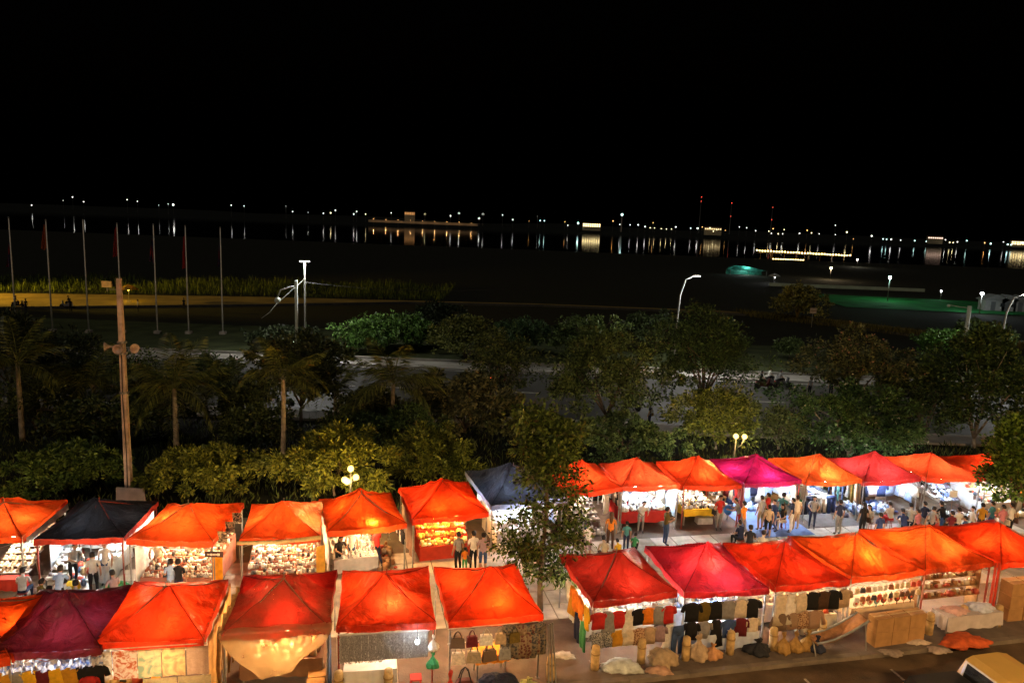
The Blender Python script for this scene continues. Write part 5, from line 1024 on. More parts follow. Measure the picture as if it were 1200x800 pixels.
def tree(label, cx, cy, rx, ry, Y, leafc, seed, n=2600, ln=.24, wd=.045, name='tree', trunk_r=.09, bark=None, blossom=None, lift=.0, deep=.9, group=None, rosette=True, tr=.3, holes=.32):
    """Crown ellipse given in pixels at distance Y; trunk and limbs reach from the ground up into it."""
    c = PD(cx, cy, Y); k = Y / F; rxm, rzm, rym = rx * k, ry * k * 1.02, rx * k * deep
    base = Vector((c.x, c.y, -.05)); rs = np.random.RandomState(seed); r = random.Random(seed)
    root = empty(name, base); tag(root, label, 'tree' if name != 'shrub' else 'shrub', group); cz_ = c.z - base.z
    rzm = min(rzm, max(.5, cz_ - .25))
    mb = MB(); tips = []; fork = max(.25, cz_ - rzm * 1.0)
    top = Vector((r.uniform(-.1, .1), r.uniform(-.1, .1), fork)); mb.tube([(0, 0, 0), (top.x * .6, top.y * .4, fork * .5), top], [trunk_r * 1.25, trunk_r, trunk_r * .85], 8)
    nl = 7
    for i in range(nl):
        a = 2 * math.pi * (i + r.uniform(-.3, .3)) / nl; el = r.uniform(.1, 1.2)
        tip = Vector((rxm * .62 * math.cos(a) * math.cos(el * .8), rym * .62 * math.sin(a) * math.cos(el * .8), cz_ + rzm * .75 * math.sin(el) * r.uniform(.3, 1)))
        m1 = top.lerp(tip, .45) + Vector((r.uniform(-.2, .2), r.uniform(-.2, .2), r.uniform(.0, .3))) * rxm * .4
        mb.tube([top, m1, tip], [trunk_r * .6, trunk_r * .38, trunk_r * .16], 6); tips.append(tip)
        for q in range(3):
            e = m1.lerp(tip, .4 + .3 * q) + Vector((r.uniform(-1, 1) * rxm, r.uniform(-1, 1) * rym, r.uniform(-.4, .9) * rzm)) * .42
            mb.tube([m1.lerp(tip, .3 * q), e], [trunk_r * .24, trunk_r * .1], 5); tips.append(e)
    mb.build('trunk', bark or BARK, root, True)
    # clumps of leaves: on limb tips and through an uneven shell
    n = int(n * 3.2); ln *= 1.0; wd *= 1.25; nc = 150; th = rs.uniform(0, 2 * np.pi, nc); ph = np.arccos(rs.uniform(-.75, 1, nc)); rad = rs.uniform(.45, 1.0, nc) ** .6
    lump = 1 + .30 * np.sin(3 * th + seed) + .20 * np.sin(5 * th + 2 * ph + seed * 2)
    cc = np.stack([rxm * rad * lump * np.sin(ph) * np.cos(th), rym * rad * lump * np.sin(ph) * np.sin(th), cz_ + rzm * rad * np.cos(ph) * (1 + .12 * np.sin(4 * th + seed))], 1)
    hole = rs.uniform(0, 1, nc) > holes; cc = cc[hole]; cc = np.concatenate([cc, np.array([tuple(t) for t in tips])])
    cc[:, 2] = np.maximum(cc[:, 2], .15)
    per = rs.multinomial(n, rs.dirichlet(np.full(len(cc), 3.0)))
    ci = np.repeat(np.arange(len(cc)), per); cs = (rs.uniform(.5, 1.35, len(cc)) * min(rxm, rzm) * .27)[ci][:, None]
    off = rs.normal(size=(n, 3)); off /= np.linalg.norm(off, axis=1, keepdims=True); off[:, 2] *= .75
    pos = cc[ci] + off * cs * (rs.uniform(0, 1, n) ** .5)[:, None]; cen = np.array([0, 0, cz_ - rzm * .4]); dirs = off * 1.0 + (pos - cen) / max(rxm, .1) * .55 + rs.normal(size=(n, 3)) * .3; dirs[:, 2] -= .15
    cr_ = link('crown', leaves_mesh('crown', pos, dirs, ln, wd, leafmat((leafc[0] * 2.1, leafc[1] * 2.5, leafc[2] * 2.2), .35, tr), rs), root)
    if blossom:
        col, nb_ = blossom; idx = rs.choice(n, nb_, replace=False); bp = pos[idx]; bp = bp + (bp - cen) * .06; bd = rs.normal(size=(nb_ * 5, 3)) * .6 + np.repeat(bp - cen, 5, 0) / rxm
        link('blossom', leaves_mesh('blossom', np.repeat(bp, 5, 0), bd, .11, .04, mat(col, .7, 5, .1), rs), root)
    return root
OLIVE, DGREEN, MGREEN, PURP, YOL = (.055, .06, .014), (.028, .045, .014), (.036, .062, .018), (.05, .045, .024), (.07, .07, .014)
G1_ = 'rounded shrubs behind the back row of stalls'; G2_ = 'trees between the market and the road'; G3_ = 'trees beyond the road'
tree('dark green rounded shrub behind the black canopy', 75, 548, 64, 40, 33.5, (.045, .06, .016), 1, 4800, .25, .04, 'shrub', .06, group=G1_)
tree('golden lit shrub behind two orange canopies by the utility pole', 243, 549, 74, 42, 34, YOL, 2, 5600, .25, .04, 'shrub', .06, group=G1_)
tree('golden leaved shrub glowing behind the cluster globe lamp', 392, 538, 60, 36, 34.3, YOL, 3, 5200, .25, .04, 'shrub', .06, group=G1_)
tree('olive shrub between the globe lamp and the dark blue tarpaulin', 507, 534, 50, 33, 36, OLIVE, 4, 4400, .25, .04, 'shrub', .06, group=G1_)
tree('dark round tree before the road beside a palm', 352, 432, 54, 46, 46, (.03, .032, .014), 5, 3000, .28, .06, trunk_r=.1, group=G2_)
tree('dark purplish tree before the road', 545, 470, 68, 46, 46, PURP, 6, 3600, .3, .06, trunk_r=.11, group=G2_)
tree('broad dusky tree before the road, between two taller crowns', 715, 440, 74, 50, 47, (.035, .045, .018), 8, 4200, .24, .05, trunk_r=.12, group=G2_)
tree('low grey green tree behind the red canopies', 730, 512, 74, 32, 42, (.04, .055, .025), 9, 3600, .22, .045, trunk_r=.09, group=G2_)
tree('tall dark tree in front of the curved street lamp', 828, 412, 54, 56, 49, (.022, .034, .014), 10, 4600, .2, .045, trunk_r=.14, group=G2_)
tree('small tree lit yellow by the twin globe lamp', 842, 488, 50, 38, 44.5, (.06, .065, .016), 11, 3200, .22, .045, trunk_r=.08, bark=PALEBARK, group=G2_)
tree('tree with pink blossom before the road', 1008, 428, 62, 38, 51, (.045, .045, .022), 12, 3800, .26, .05, trunk_r=.11, blossom=((.42, .22, .16), 260), group=G2_)
tree('wide leafy tree dotted with white blossom behind the magenta canopy', 1000, 490, 88, 42, 44, (.03, .05, .02), 13, 5200, .24, .05, trunk_r=.12, blossom=((.66, .62, .46), 150), bark=PALEBARK, group=G2_)
tree('large dark tree at the end of the back row', 1152, 450, 66, 66, 47, (.024, .036, .012), 14, 5600, .24, .055, trunk_r=.15, bark=PALEBARK, group=G2_)
tree('green leafy tree leaning over the last red canopy', 1192, 545, 36, 58, 33, (.04, .062, .012), 15, 2600, .2, .045, trunk_r=.09, group=G2_)
tree('dim low tree between the utility pole and the forked palm', 190, 470, 42, 30, 44, (.03, .03, .014), 31, 1500, .26, .05, group=G2_)
tree('dusky bush before the road under the fan palm', 290, 470, 40, 24, 44, (.03, .035, .014), 32, 1300, .26, .05, group=G2_)
tree('dark thicket behind the dark green shrub', 120, 490, 60, 30, 41, (.022, .028, .012), 33, 1800, .26, .05, group=G2_)
tree('dark leafy bush under the feathery palm', 430, 480, 46, 26, 43, (.035, .035, .016), 34, 1500, .26, .05, group=G2_)
tree('dusky tree behind the slender tree in the gap', 625, 500, 46, 44, 44, (.045, .045, .018), 35, 1900, .24, .05, group=G2_)
tree('small tree between the twin globe lamp and the white blossom', 915, 500, 30, 26, 45, (.04, .045, .018), 36, 1000, .24, .05, group=G2_)
tree('dark crown between the pink blossom and the large dark tree', 1085, 470, 40, 44, 48, (.026, .036, .014), 37, 1800, .24, .05, group=G2_)
for k_, (cx_, cy_, rx_, ry_, Y_, lab_) in enumerate([(40, 470, 50, 34, 43, 'dense dark bush behind the banded palm'), (160, 440, 44, 34, 47, 'dark leafy tree behind the utility pole'), (240, 440, 42, 26, 48, 'dusky crown between two palms near the road'), (300, 500, 46, 26, 40, 'dark bush between the golden shrubs and the road'), (410, 505, 44, 24, 40, 'dusky bush behind the globe lamp shrub'), (480, 500, 40, 24, 41, 'dark bush behind the olive shrub'), (590, 430, 40, 36, 49, 'dusky tree by the red tail lamp'),]):
    tree(lab_, cx_, cy_, rx_, ry_, Y_, [(.03, .036, .014), (.034, .044, .018), (.026, .038, .014)][k_ % 3], 60 + k_, 1500, .22, .045, group=G2_)
tree('dim tree with arching boughs by the utility pole', 85, 430, 50, 40, 48, (.018, .022, .012), 26, 2400, .26, .05, group=G2_)
tree('dark tree at the end of the lawn near the flagpoles', 8, 408, 46, 46, 46, (.02, .022, .012), 27, 2600, .26, .05, group=G2_)
tree('bright green small tree under the twin headed street lamp', 432, 390, 34, 22, 73, MGREEN, 16, 1900, .3, .08, group=G3_)
tree('second bright green small tree near the twin headed street lamp', 478, 388, 27, 21, 75, MGREEN, 17, 1600, .3, .08, group=G3_)
tree('olive tree by the kerb beyond the road', 548, 396, 44, 32, 70, (.06, .06, .02), 18, 2200, .3, .07, group=G3_)
tree('grey green bush beyond the road next to the olive tree', 610, 389, 32, 18, 75, (.03, .048, .025), 19, 1700, .3, .07, group=G3_)
tree('dark tree behind the bright green small trees', 515, 371, 38, 16, 88, (.018, .022, .014), 20, 1500, .34, .08, group=G3_)
tree('dull green tree on the lawn beyond the road', 690, 394, 52, 24, 72, (.035, .045, .016), 21, 2200, .3, .08, group=G3_)
tree('lone olive tree by the sandy path beside a small board', 936, 352, 27, 18, 116, (.10, .085, .03), 22, 1500, .4, .1, trunk_r=.3, bark=PALEBARK, group=G3_)
tree('tiny bush on the lawn beyond the road', 926, 405, 16, 9, 78, (.04, .05, .02), 24, 700, .3, .07, 'shrub', .04, group=G3_)
tree('green bush under the pale lamp pole', 1108, 402, 28, 16, 72, (.03, .06, .014), 25, 1400, .3, .07, group=G3_)
tree('dark bush beside the pale lamp pole beyond the road', 1150, 392, 34, 15, 76, (.022, .03, .012), 28, 1400, .3, .07, group=G3_)
tree('dark bush beyond the road in front of the curved street lamp', 770, 384, 46, 18, 80, (.02, .026, .012), 29, 1700, .3, .08, group=G3_)
tree('faint dark bush on the bank by the flagpoles', 330, 392, 42, 20, 76, (.02, .024, .014), 30, 1500, .3, .08, group=G3_)
# slender tree in the paved gap: a tall open crown in three tiers
b0 = PZ(633, 716, 0); root = empty('slender_tree', b0); tag(root, 'slender leafy tree growing in the paved gap between the stalls', 'tree')
r = random.Random(77); rs = np.random.RandomState(77); mb = MB(); tp_ = PD(640, 478, b0.y); hgt = tp_.z
pts = [Vector((0, 0, 0)), Vector((-.06, .0, 1.2)), Vector((.0, .05, 2.4)), Vector((.06, .0, 3.8)), Vector((.0, .05, 5.4)), Vector((.05, 0, hgt - .5))]
mb.tube(pts, [.11, .09, .075, .06, .04, .015], 10); cl = []
for k in range(44):
    z = r.uniform(1.15, hgt - .35); a = r.uniform(0, 6.28); t = z / hgt
    L = (1.1 if z < 2.0 else 1.55 if z < 4.2 else 1.25 if z < 5.6 else .9) * r.uniform(.55, 1.1)
    p0 = Vector((.02, .02, z * .92)); e = Vector((L * math.cos(a), L * math.sin(a), z + r.uniform(.0, .5))); m_ = p0.lerp(e, .5) + Vector((0, 0, .18))
    mb.tube([p0, m_, e], [.03, .02, .008], 5); cl += [e, m_.lerp(e, .55), m_.lerp(e, .1) + Vector((r.uniform(-.2, .2), r.uniform(-.2, .2), .1))]
    for q in range(2): e2 = m_.lerp(e, .5) + Vector((r.uniform(-.5, .5), r.uniform(-.5, .5), r.uniform(-.25, .35))); mb.tube([m_.lerp(e, .4), e2], [.014, .005], 4); cl.append(e2)
cl += [Vector((r.uniform(-.4, .4), r.uniform(-.4, .4), hgt - r.uniform(.1, 1.2))) for _ in range(14)]
mb.build('trunk', BARK, root, True); cc = np.array([tuple(t) for t in cl]); n = 10500; ci = rs.randint(0, len(cc), n); off = rs.normal(size=(n, 3)); off[:, 2] *= .8
pos = cc[ci] + off * .20; dirs = off + rs.normal(size=(n, 3)) * .4; dirs[:, 2] -= .35
link('crown', leaves_mesh('crown', pos, dirs, .19, .042, leafmat((.07, .115, .026), .35, .35), rs), root)

# palms: each frond its own part
def frond_mesh(length, droop, seed, fan=False):
    r = random.Random(seed); mb = MB(); spine = []
    for k in range(9):
        t = k / 8; spine.append(Vector((0, length * (t - .12 * t * t * droop), length * (.42 * t - droop * .62 * t * t))))
    mb.tube(spine, [.03 * (1 - .85 * k / 8) for k in range(9)], 5)
    if fan:
        c = spine[5]; dv = (spine[6] - spine[5]).normalized()
        for k in range(22):
            a = math.radians(-125 + 250 * k / 21); d = Vector((math.sin(a), 0, 0)) + dv * math.cos(a); L = length * .52 * r.uniform(.85, 1.1); s_ = Vector((math.cos(a), 0, 0)) - dv * math.sin(a)
            e = c + d * L + Vector((0, 0, -.14 * L)); w = .045; mb.add([c - s_ * .01, c + d * L * .5 - s_ * w, c + d * L * .5 + s_ * w, e], [(0, 1, 2), (1, 3, 2)])
    else:
        for k in range(34):
            t = .12 + .86 * k / 33; q = t * 8; i = min(7, int(q)); p = spine[i].lerp(spine[i + 1], q - i); L = length * .30 * math.sin(math.pi * min(1, .18 + t * .80)) ** .7
            for sg in (-1, 1):
                tip = p + Vector((sg * L * .82, L * .45, -L * .42 * r.uniform(.5, 1.3))); md = p.lerp(tip, .5) + Vector((0, 0, L * .1)); w = Vector((0, .03, 0)); mb.add([p, md - w, md + w, tip], [(0, 1, 2), (1, 3, 2)])
    return mb.mesh('frond', leafmat((.10, .12, .03) if not fan else (.055, .05, .014), .3, .3))
def palm(label, bx, by, Y, topy, length, nf, droop, seed, fan=False, colour=None, trunk_r=.13):
    base = PD(bx, by, Y); base.z = -.05; zt = PD(bx, topy, Y).z - base.z; root = empty('palm_tree', base); tag(root, label, 'palm tree', 'palms behind the stalls'); r = random.Random(seed)
    mb = MB(); K = 14; prof = []
    mb.tube([(.1 * math.sin(t * 2.2 / K) * (seed % 3 - 1), 0, zt * t / K) for t in range(K + 1)], [trunk_r * (1.25 - .45 * t / K) * (1 + .07 * (t % 2)) for t in range(K + 1)], 10); mb.build('trunk', colour or PALEBARK, root, True)
    ms = [frond_mesh(length, droop * q, seed + i, fan) for i, q in enumerate((.5, .9, 1.3))]
    for k in range(nf):
        o = link('frond', ms[k % 3], root, (.1 * math.sin(2.2) * (seed % 3 - 1), 0, zt + r.uniform(-.15, .15)), 2 * math.pi * (k + r.uniform(-.3, .3)) / nf * (1 if k % 2 else 1.0)); o.rotation_euler = (r.uniform(-.35, .55) + (.5 if k % 3 == 0 else 0), r.uniform(-.15, .15), 2 * math.pi * k / nf + r.uniform(-.2, .2))
palm('palm with pale forked trunk behind the golden shrub', 207, 530, 39, 455, 3.4, 20, 1.15, 1, False)
palm('tall palm with straight grey trunk near the round dark tree', 331, 555, 36.5, 440, 2.7, 18, 1.2, 2, False, trunk_r=.12)
palm('feathery palm with long arching fronds before the road', 462, 505, 42, 450, 3.6, 20, 1.35, 3)
palm('palm with pale banded trunk beside the dark shrub', 27, 520, 41, 425, 3.2, 18, 1.2, 4, False)
palm('low palm in the dark beside the utility pole', 110, 500, 44, 450, 3.2, 16, 1.3, 5, False)
palm('low palm between the straight grey palm and the feathery one', 395, 490, 45, 462, 2.8, 16, 1.3, 6, False)
palm('low palm behind the forked palm near the road', 262, 490, 46, 458, 3.0, 16, 1.25, 7, False)
# riverside reeds
rs = np.random.RandomState(4); n = 16000; t = rs.uniform(0, 1, n); x = -150 + 138 * t; nearY = np.interp(x, [-160, -75, -42, -17, 20], [84, 112.5, 120, 123.0, 127]); y = nearY + .6 + rs.uniform(0, 1, n) ** 1.4 * 26
pos = np.stack([x, y, np.full(n, -.2)], 1); dirs = np.stack([rs.normal(0, .18, n), rs.normal(0, .18, n), np.ones(n)], 1)
o = link('tall_grass', leaves_mesh('tall_grass', pos, dirs, 1.25 + .55 * np.sin(x * .31) * np.sin(x * .083 + 1) + .35 * np.sin(x * 1.3 + y), .05, leafmat((.065, .095, .02), .2, .3), rs, .3)); tag(o, 'band of tall rough grass behind the sandy path', 'grass', None, 'stuff')
n = 5000; x = rs.uniform(38, 68, n); y = np.interp(x, [38, 48, 66], [120, 112, 95]) + rs.uniform(-3, 6, n); pos = np.stack([x, y, np.full(n, -.2)], 1); dirs = np.stack([rs.normal(0, .25, n), rs.normal(0, .25, n), np.ones(n)], 1)
o = link('bank_grass', leaves_mesh('bank_grass', pos, dirs, .8, .04, leafmat((.09, .08, .02), .2, .3), rs, .3)); tag(o, 'rough grass along the path near the lone olive tree', 'grass', None, 'stuff')
n = 20000; u = rs.uniform(-40, 45, n); v = rs.uniform(14.2, 30, n); base_ = np.array([MK(a, b, -.15) for a, b in zip(u, v)]); ok_ = base_[:, 1] < 47.3; base_, u, v = base_[ok_], u[ok_], v[ok_]; n = len(base_); dirs = np.stack([rs.normal(0, .4, n), rs.normal(0, .4, n), np.ones(n)], 1)
o = link('planting_bed_grass', leaves_mesh('planting_bed_grass', base_, dirs, .45 + .25 * np.sin(u * 1.7) * np.sin(v * 1.3), .04, leafmat((.06, .08, .025), .2, .3), rs, .3)); tag(o, 'rough ground cover under the shrubs behind the stalls', 'grass', None, 'stuff')

# ------------------------------------------------------------------ lamps, poles and flags
def globe_lamp(label, globes, power, seed):
    base = PZ(*globes[0][:2], 2.85); c = base.copy(); root = empty('globe_lamp', (c.x, c.y, 0)); tag(root, label, 'lamp')
    MB().lathe([(.12, 0), (.12, .1), (.06, .2), (.045, 1.2), (.04, 2.55)], 12).build('post', DARK, root, True)
    for k, (px, py, dy) in enumerate(globes):
        g = PD(px, py, c.y + dy); q = g - Vector((c.x, c.y, 0))
        MB().tube([(0, 0, 2.2), (q.x * .6, q.y * .6, 2.3), (q.x, q.y, q.z - .14)], .02, 6).build('arm', DARK, root, True)
        b_ = MB().ball(tuple(q), .135, 14, 9).build('globe', glow((1, .66, .15), 1.6, True, False), root, True)
        point('globe_light', tuple(q), power, (1, .62, .18), root, .13)
globe_lamp('cluster of four glowing globes on a post before the golden shrub', [(411, 549, 0), (404, 562, -.15), (417, 559, .15), (407, 564, -.3)], 120, 1)
globe_lamp('pair of glowing yellow globes on a post behind the magenta canopy', [(862.5, 511, 0), (872.5, 511.5, .1)], 320, 2)

def street_lamp(label, px, py, Y, power, colour, arm=1.2, side=1, curved=True, col=None, twin=False, rz=0.0):
    hd = PD(px, py, Y); root = empty('street_lamp', (hd.x - side * arm, Y, -.05)); tag(root, label, 'street lamp'); h = hd.z + .05; cm = col or mat((.42, .44, .42), .5, 6, .25, metal=.3)
    if curved: pts = [(0, 0, 0), (0, 0, h * .55), (side * .08 * arm, 0, h * .8), (side * .4 * arm, 0, h * .96), (side * arm, 0, h)]
    else: pts = [(0, 0, 0), (0, 0, h * .5), (0, 0, h - .1), (0, 0, h)]
    MB().tube(pts, [.11, .09, .075, .06, .05][:len(pts)], 10).build('pole', cm, root, True)
    xs_ = [side * arm] if not twin else [-.26, .26]
    for x in xs_:
        mb = MB(); mb.box((x + side * .2 * (not twin), 0, h + .05), (.75 if not twin else .44, .32, .12), taper=.8); mb.build('head', cm, root)
        MB().box((x + side * .2 * (not twin), 0, h - .03), (.6 if not twin else .36, .26, .03)).build('lens', glow(colour, 26.0, False, False), root)
        point('lamp_light', (x + side * .2 * (not twin), 0, h - .1), power / len(xs_), colour, root, .2, 172, (math.radians(-4), 0, 0))
    MB().box((0, 0, .15), (.3, .3, .3)).build('base', cm, root)
    return root
LED = (1, .98, .90)
street_lamp('straight street lamp with a flat twin head beyond the road', 357, 306, 68, 2800, LED, .0, 1, False, twin=True)
street_lamp('curved street lamp rising behind the tall dark tree', 814, 323, 68, 3000, LED, 1.3, 1)
street_lamp('curved grey street lamp beyond the end of the row', 1200, 345, 69, 2300, LED, 1.5, 1)
# twin utility pipe with unlit arm and cable by the straight lamp
pp = PD(347, 328, 66); root = empty('pipe_pole', (pp.x, 66, -.05)); tag(root, 'pale pipe pole with drooping unlit lamp beside the straight street lamp', 'pole'); PM = mat((.55, .62, .56), .5, 6, .2)
MB().tube([(0, 0, 0), (0, 0, pp.z)], .14, 10).build('pole', PM, root, True); MB().tube([(0, 0, pp.z - .5), (-.8, 0, pp.z - .7), (-1.4, 0, pp.z - .9), (-1.7, 0, pp.z - 1.6)], .07, 8).build('arm', PM, root, True); MB().ball((-1.7, 0, pp.z - 1.85), (.28, .28, .3), 12, 8).build('lamp_shade', PM, root, True)
MB().box((0, -.1, 1.6), (.6, .3, .9)).build('meter_box', PM, root)
cb = [PD(*q, 66.5) for q in ((357, 327), (340, 342), (324, 356), (316, 366), (306, 373))]; o = MB().tube(cb, [.05, .05, .045, .035, .02], 6).build('cable', mat((.5, .52, .5), .6), None, True); tag(o, 'pale cable slanting down beside the pipe pole', 'cable')
cb = [PD(357 + (590 - 357) * t, 331 + 8 * t + 5 * math.sin(math.pi * t), 68 + 3 * t) for t in [k / 10 for k in range(11)]]
o = MB().tube(cb, .02, 4).build('overhead_wire', DARK, None); tag(o, 'thin overhead wire strung from the straight street lamp', 'wire')
pp = PD(1141, 358, 66); root = empty('pipe_pole', (pp.x - .35, 66, -.05)); tag(root, 'pale straight pole with a short side arm near the curved grey lamp', 'pole')
MB().tube([(0, 0, 0), (.0, 0, pp.z)], .17, 10).build('pole', PM, root, True); MB().tube([(0, 0, pp.z - .2), (-1.8, 0, pp.z)], .03, 6).build('arm', PM, root); MB().ball((-1.9, 0, pp.z - .05), .14, 10, 7).build('camera_head', PM, root, True)
# utility pole with horn loudspeakers
pt = PD(136.5, 326, 32.3); pb = PD(152, 590, 32.3); root = empty('utility_pole', (pb.x, 32.3, -.05)); tag(root, 'tall weathered concrete utility pole with horn loudspeakers behind the black canopy', 'utility pole'); hh = pt.z + .05
UP_ = mat((.58, .42, .34), .85, 3, .35, .5, 10)
mb = MB(); mb.add([(sx * w, sy * w, z) for z, w in ((0, .135), (hh, .09)) for sx, sy in ((-1, -1), (1, -1), (1, 1), (-1, 1))], [(3, 2, 1, 0), (4, 5, 6, 7), (0, 1, 5, 4), (1, 2, 6, 5), (2, 3, 7, 6), (3, 0, 4, 7)]); mb.build('shaft', UP_, root)
for z in (hh - 2.9, hh - 5.2, hh - 3.4): MB().lathe([(.21, 0), (.21, .09)], 10, 0, (0, 0, z)).build('clamp', STEEL, root)
for (dx, dy, rz) in ((.12, -.35, .1), (.45, -.12, .9), (-.34, -.1, -1.2)):
    hp = link('horn_loudspeaker', MB().lathe([(.03, 0), (.05, .12), (.09, .22), (.17, .32), (.22, .36), (.2, .34), (.06, .16)], 16).mesh('horn_loudspeaker', [mat((.46, .36, .32), .5)], True), root, (dx, dy, hh - 3.05)); hp.rotation_euler = (math.radians(90), 0, rz)
MB().tube([(.02, -.2, .0), (.06, -.18, 2.5), (.0, -.17, 5), (.04, -.16, hh - 3)], .02, 6).build('conduit', DARK, root)
MB().box((-.55, 0, hh - .28), (.42, .1, .28)).build('small_board', mat((.72, .55, .22), .7), root); MB().tube([(-.55, 0, hh - .6), (-.55, 0, hh - .4)], .02, 5).build('bracket', STEEL, root); MB().box((-.3, 0, hh - .5), (.55, .03, .03)).build('cross_arm', STEEL, root)
nb_ = PD(153, 579, 31.7); o = MB().box((0, 0, 0), (1.3, .1, .62), taper=.96).build('notice_board', mat((.50, .38, .33), .8, 2, .25), None, False, nb_); tag(o, 'pale pinkish notice board fixed at the foot of the utility pole', 'board')
for x in (-.55, .55): MB().box((x, 0, -nb_.z / 2 - .2), (.06, .06, nb_.z - .2)).build('leg', STEEL, o)
# flagpoles
FC = [((.30, .025, .02), (.03, .04, .12)), ((.42, .09, .03), (.40, .12, .03)), None, ((.40, .03, .03), (.38, .04, .03)), ((.28, .03, .04), (.03, .03, .10)), ((.45, .02, .02), (.40, .03, .02)), ((.16, .02, .05), (.04, .03, .10))]
FL_ = ['red and navy', 'rust orange', '', 'plain scarlet', 'dull red and navy', 'bright red', 'dark plum']
for k, (px, top, base) in enumerate([(10, 255, 383), (53.5, 258, 391), (97, 258, 400), (137, 262, 392), (179.5, 263, 388), (217, 265, 392), (258, 267, 386)]):
    Y = 77.5 + .6 * k; a = PD(px, top, Y); root = empty('flagpole', (a.x, Y, -.06)); h = a.z
    tag(root, f'pale flagpole with a limp {FL_[k]} flag beyond the road' if FL_[k] else 'bare pale flagpole beyond the road', 'flagpole', 'row of flagpoles beyond the road')
    MB().tube([(0, 0, .2), (0, 0, h * .5), (0, 0, h)], [.085, .07, .045], 10).build('pole', mat((.78, .74, .68), .45, 5, .15), root, True); MB().box((0, 0, .15), (.6, .6, .3)).build('plinth', CONCRETE, root); MB().ball((0, 0, h + .07), .09, 10, 7).build('finial', STEEL, root, True)
    if FC[k]:
        r = random.Random(k); q = [r.uniform(0, 6) for _ in range(3)]; ln_ = r.uniform(2.2, 3.6); z1 = h - (.4 if k in (1, 3) else 1.6 if k != 5 else 1.0) - (.9 if k == 0 else 0)
        def flag(u, v): 
            wdt = .5 * (.35 + .65 * v) * u; return (-.06 - wdt * (1 if k != 6 else .8), .16 * math.sin(u * 9 + q[0] + v * 2) * (.3 + v), z1 - v * ln_ - .12 * math.sin(u * 5 + q[1]))
        mb = MB(); mb.grid(flag, 10, 14); o = mb.build('flag', pattern(tuple(x * .9 for x in FC[k][0]), tuple(x * .9 for x in FC[k][1]), .5, 'noise'), root, True)
# near side sodium street lamps, standing on the footpath the camera looks out from
def sodium(u, v, h, power, label):
    p = MK(u, v, .03); root = empty('street_lamp', p, AM); tag(root, label, 'street lamp', 'sodium street lamps across the street')
    MB().tube([(0, 0, 0), (0, 0, h * .7), (0, .15, h * .93), (0, .7, h), (0, 1.4, h + .08)], [.1, .08, .07, .055, .05], 10).build('pole', STEEL, root, True); MB().box((0, 1.6, h + .08), (.3, .7, .14), taper=.8).build('head', STEEL, root)
    MB().box((0, 1.62, h - .01), (.22, .5, .03)).build('lens', glow((1, .55, .14), 20.0, False, False), root); point('lamp_light', (0, 1.62, h - .1), power * .88, (1, .56, .20), root, .18)
sodium(-15, -14.2, 7.6, 5200, 'sodium street lamp across the street from the maroon canopy'); sodium(7, -14.2, 7.6, 4600, 'sodium street lamp across the street from the crimson canopy'); sodium(27, -14.2, 7.6, 7200, 'sodium street lamp across the street from the parked pickup')

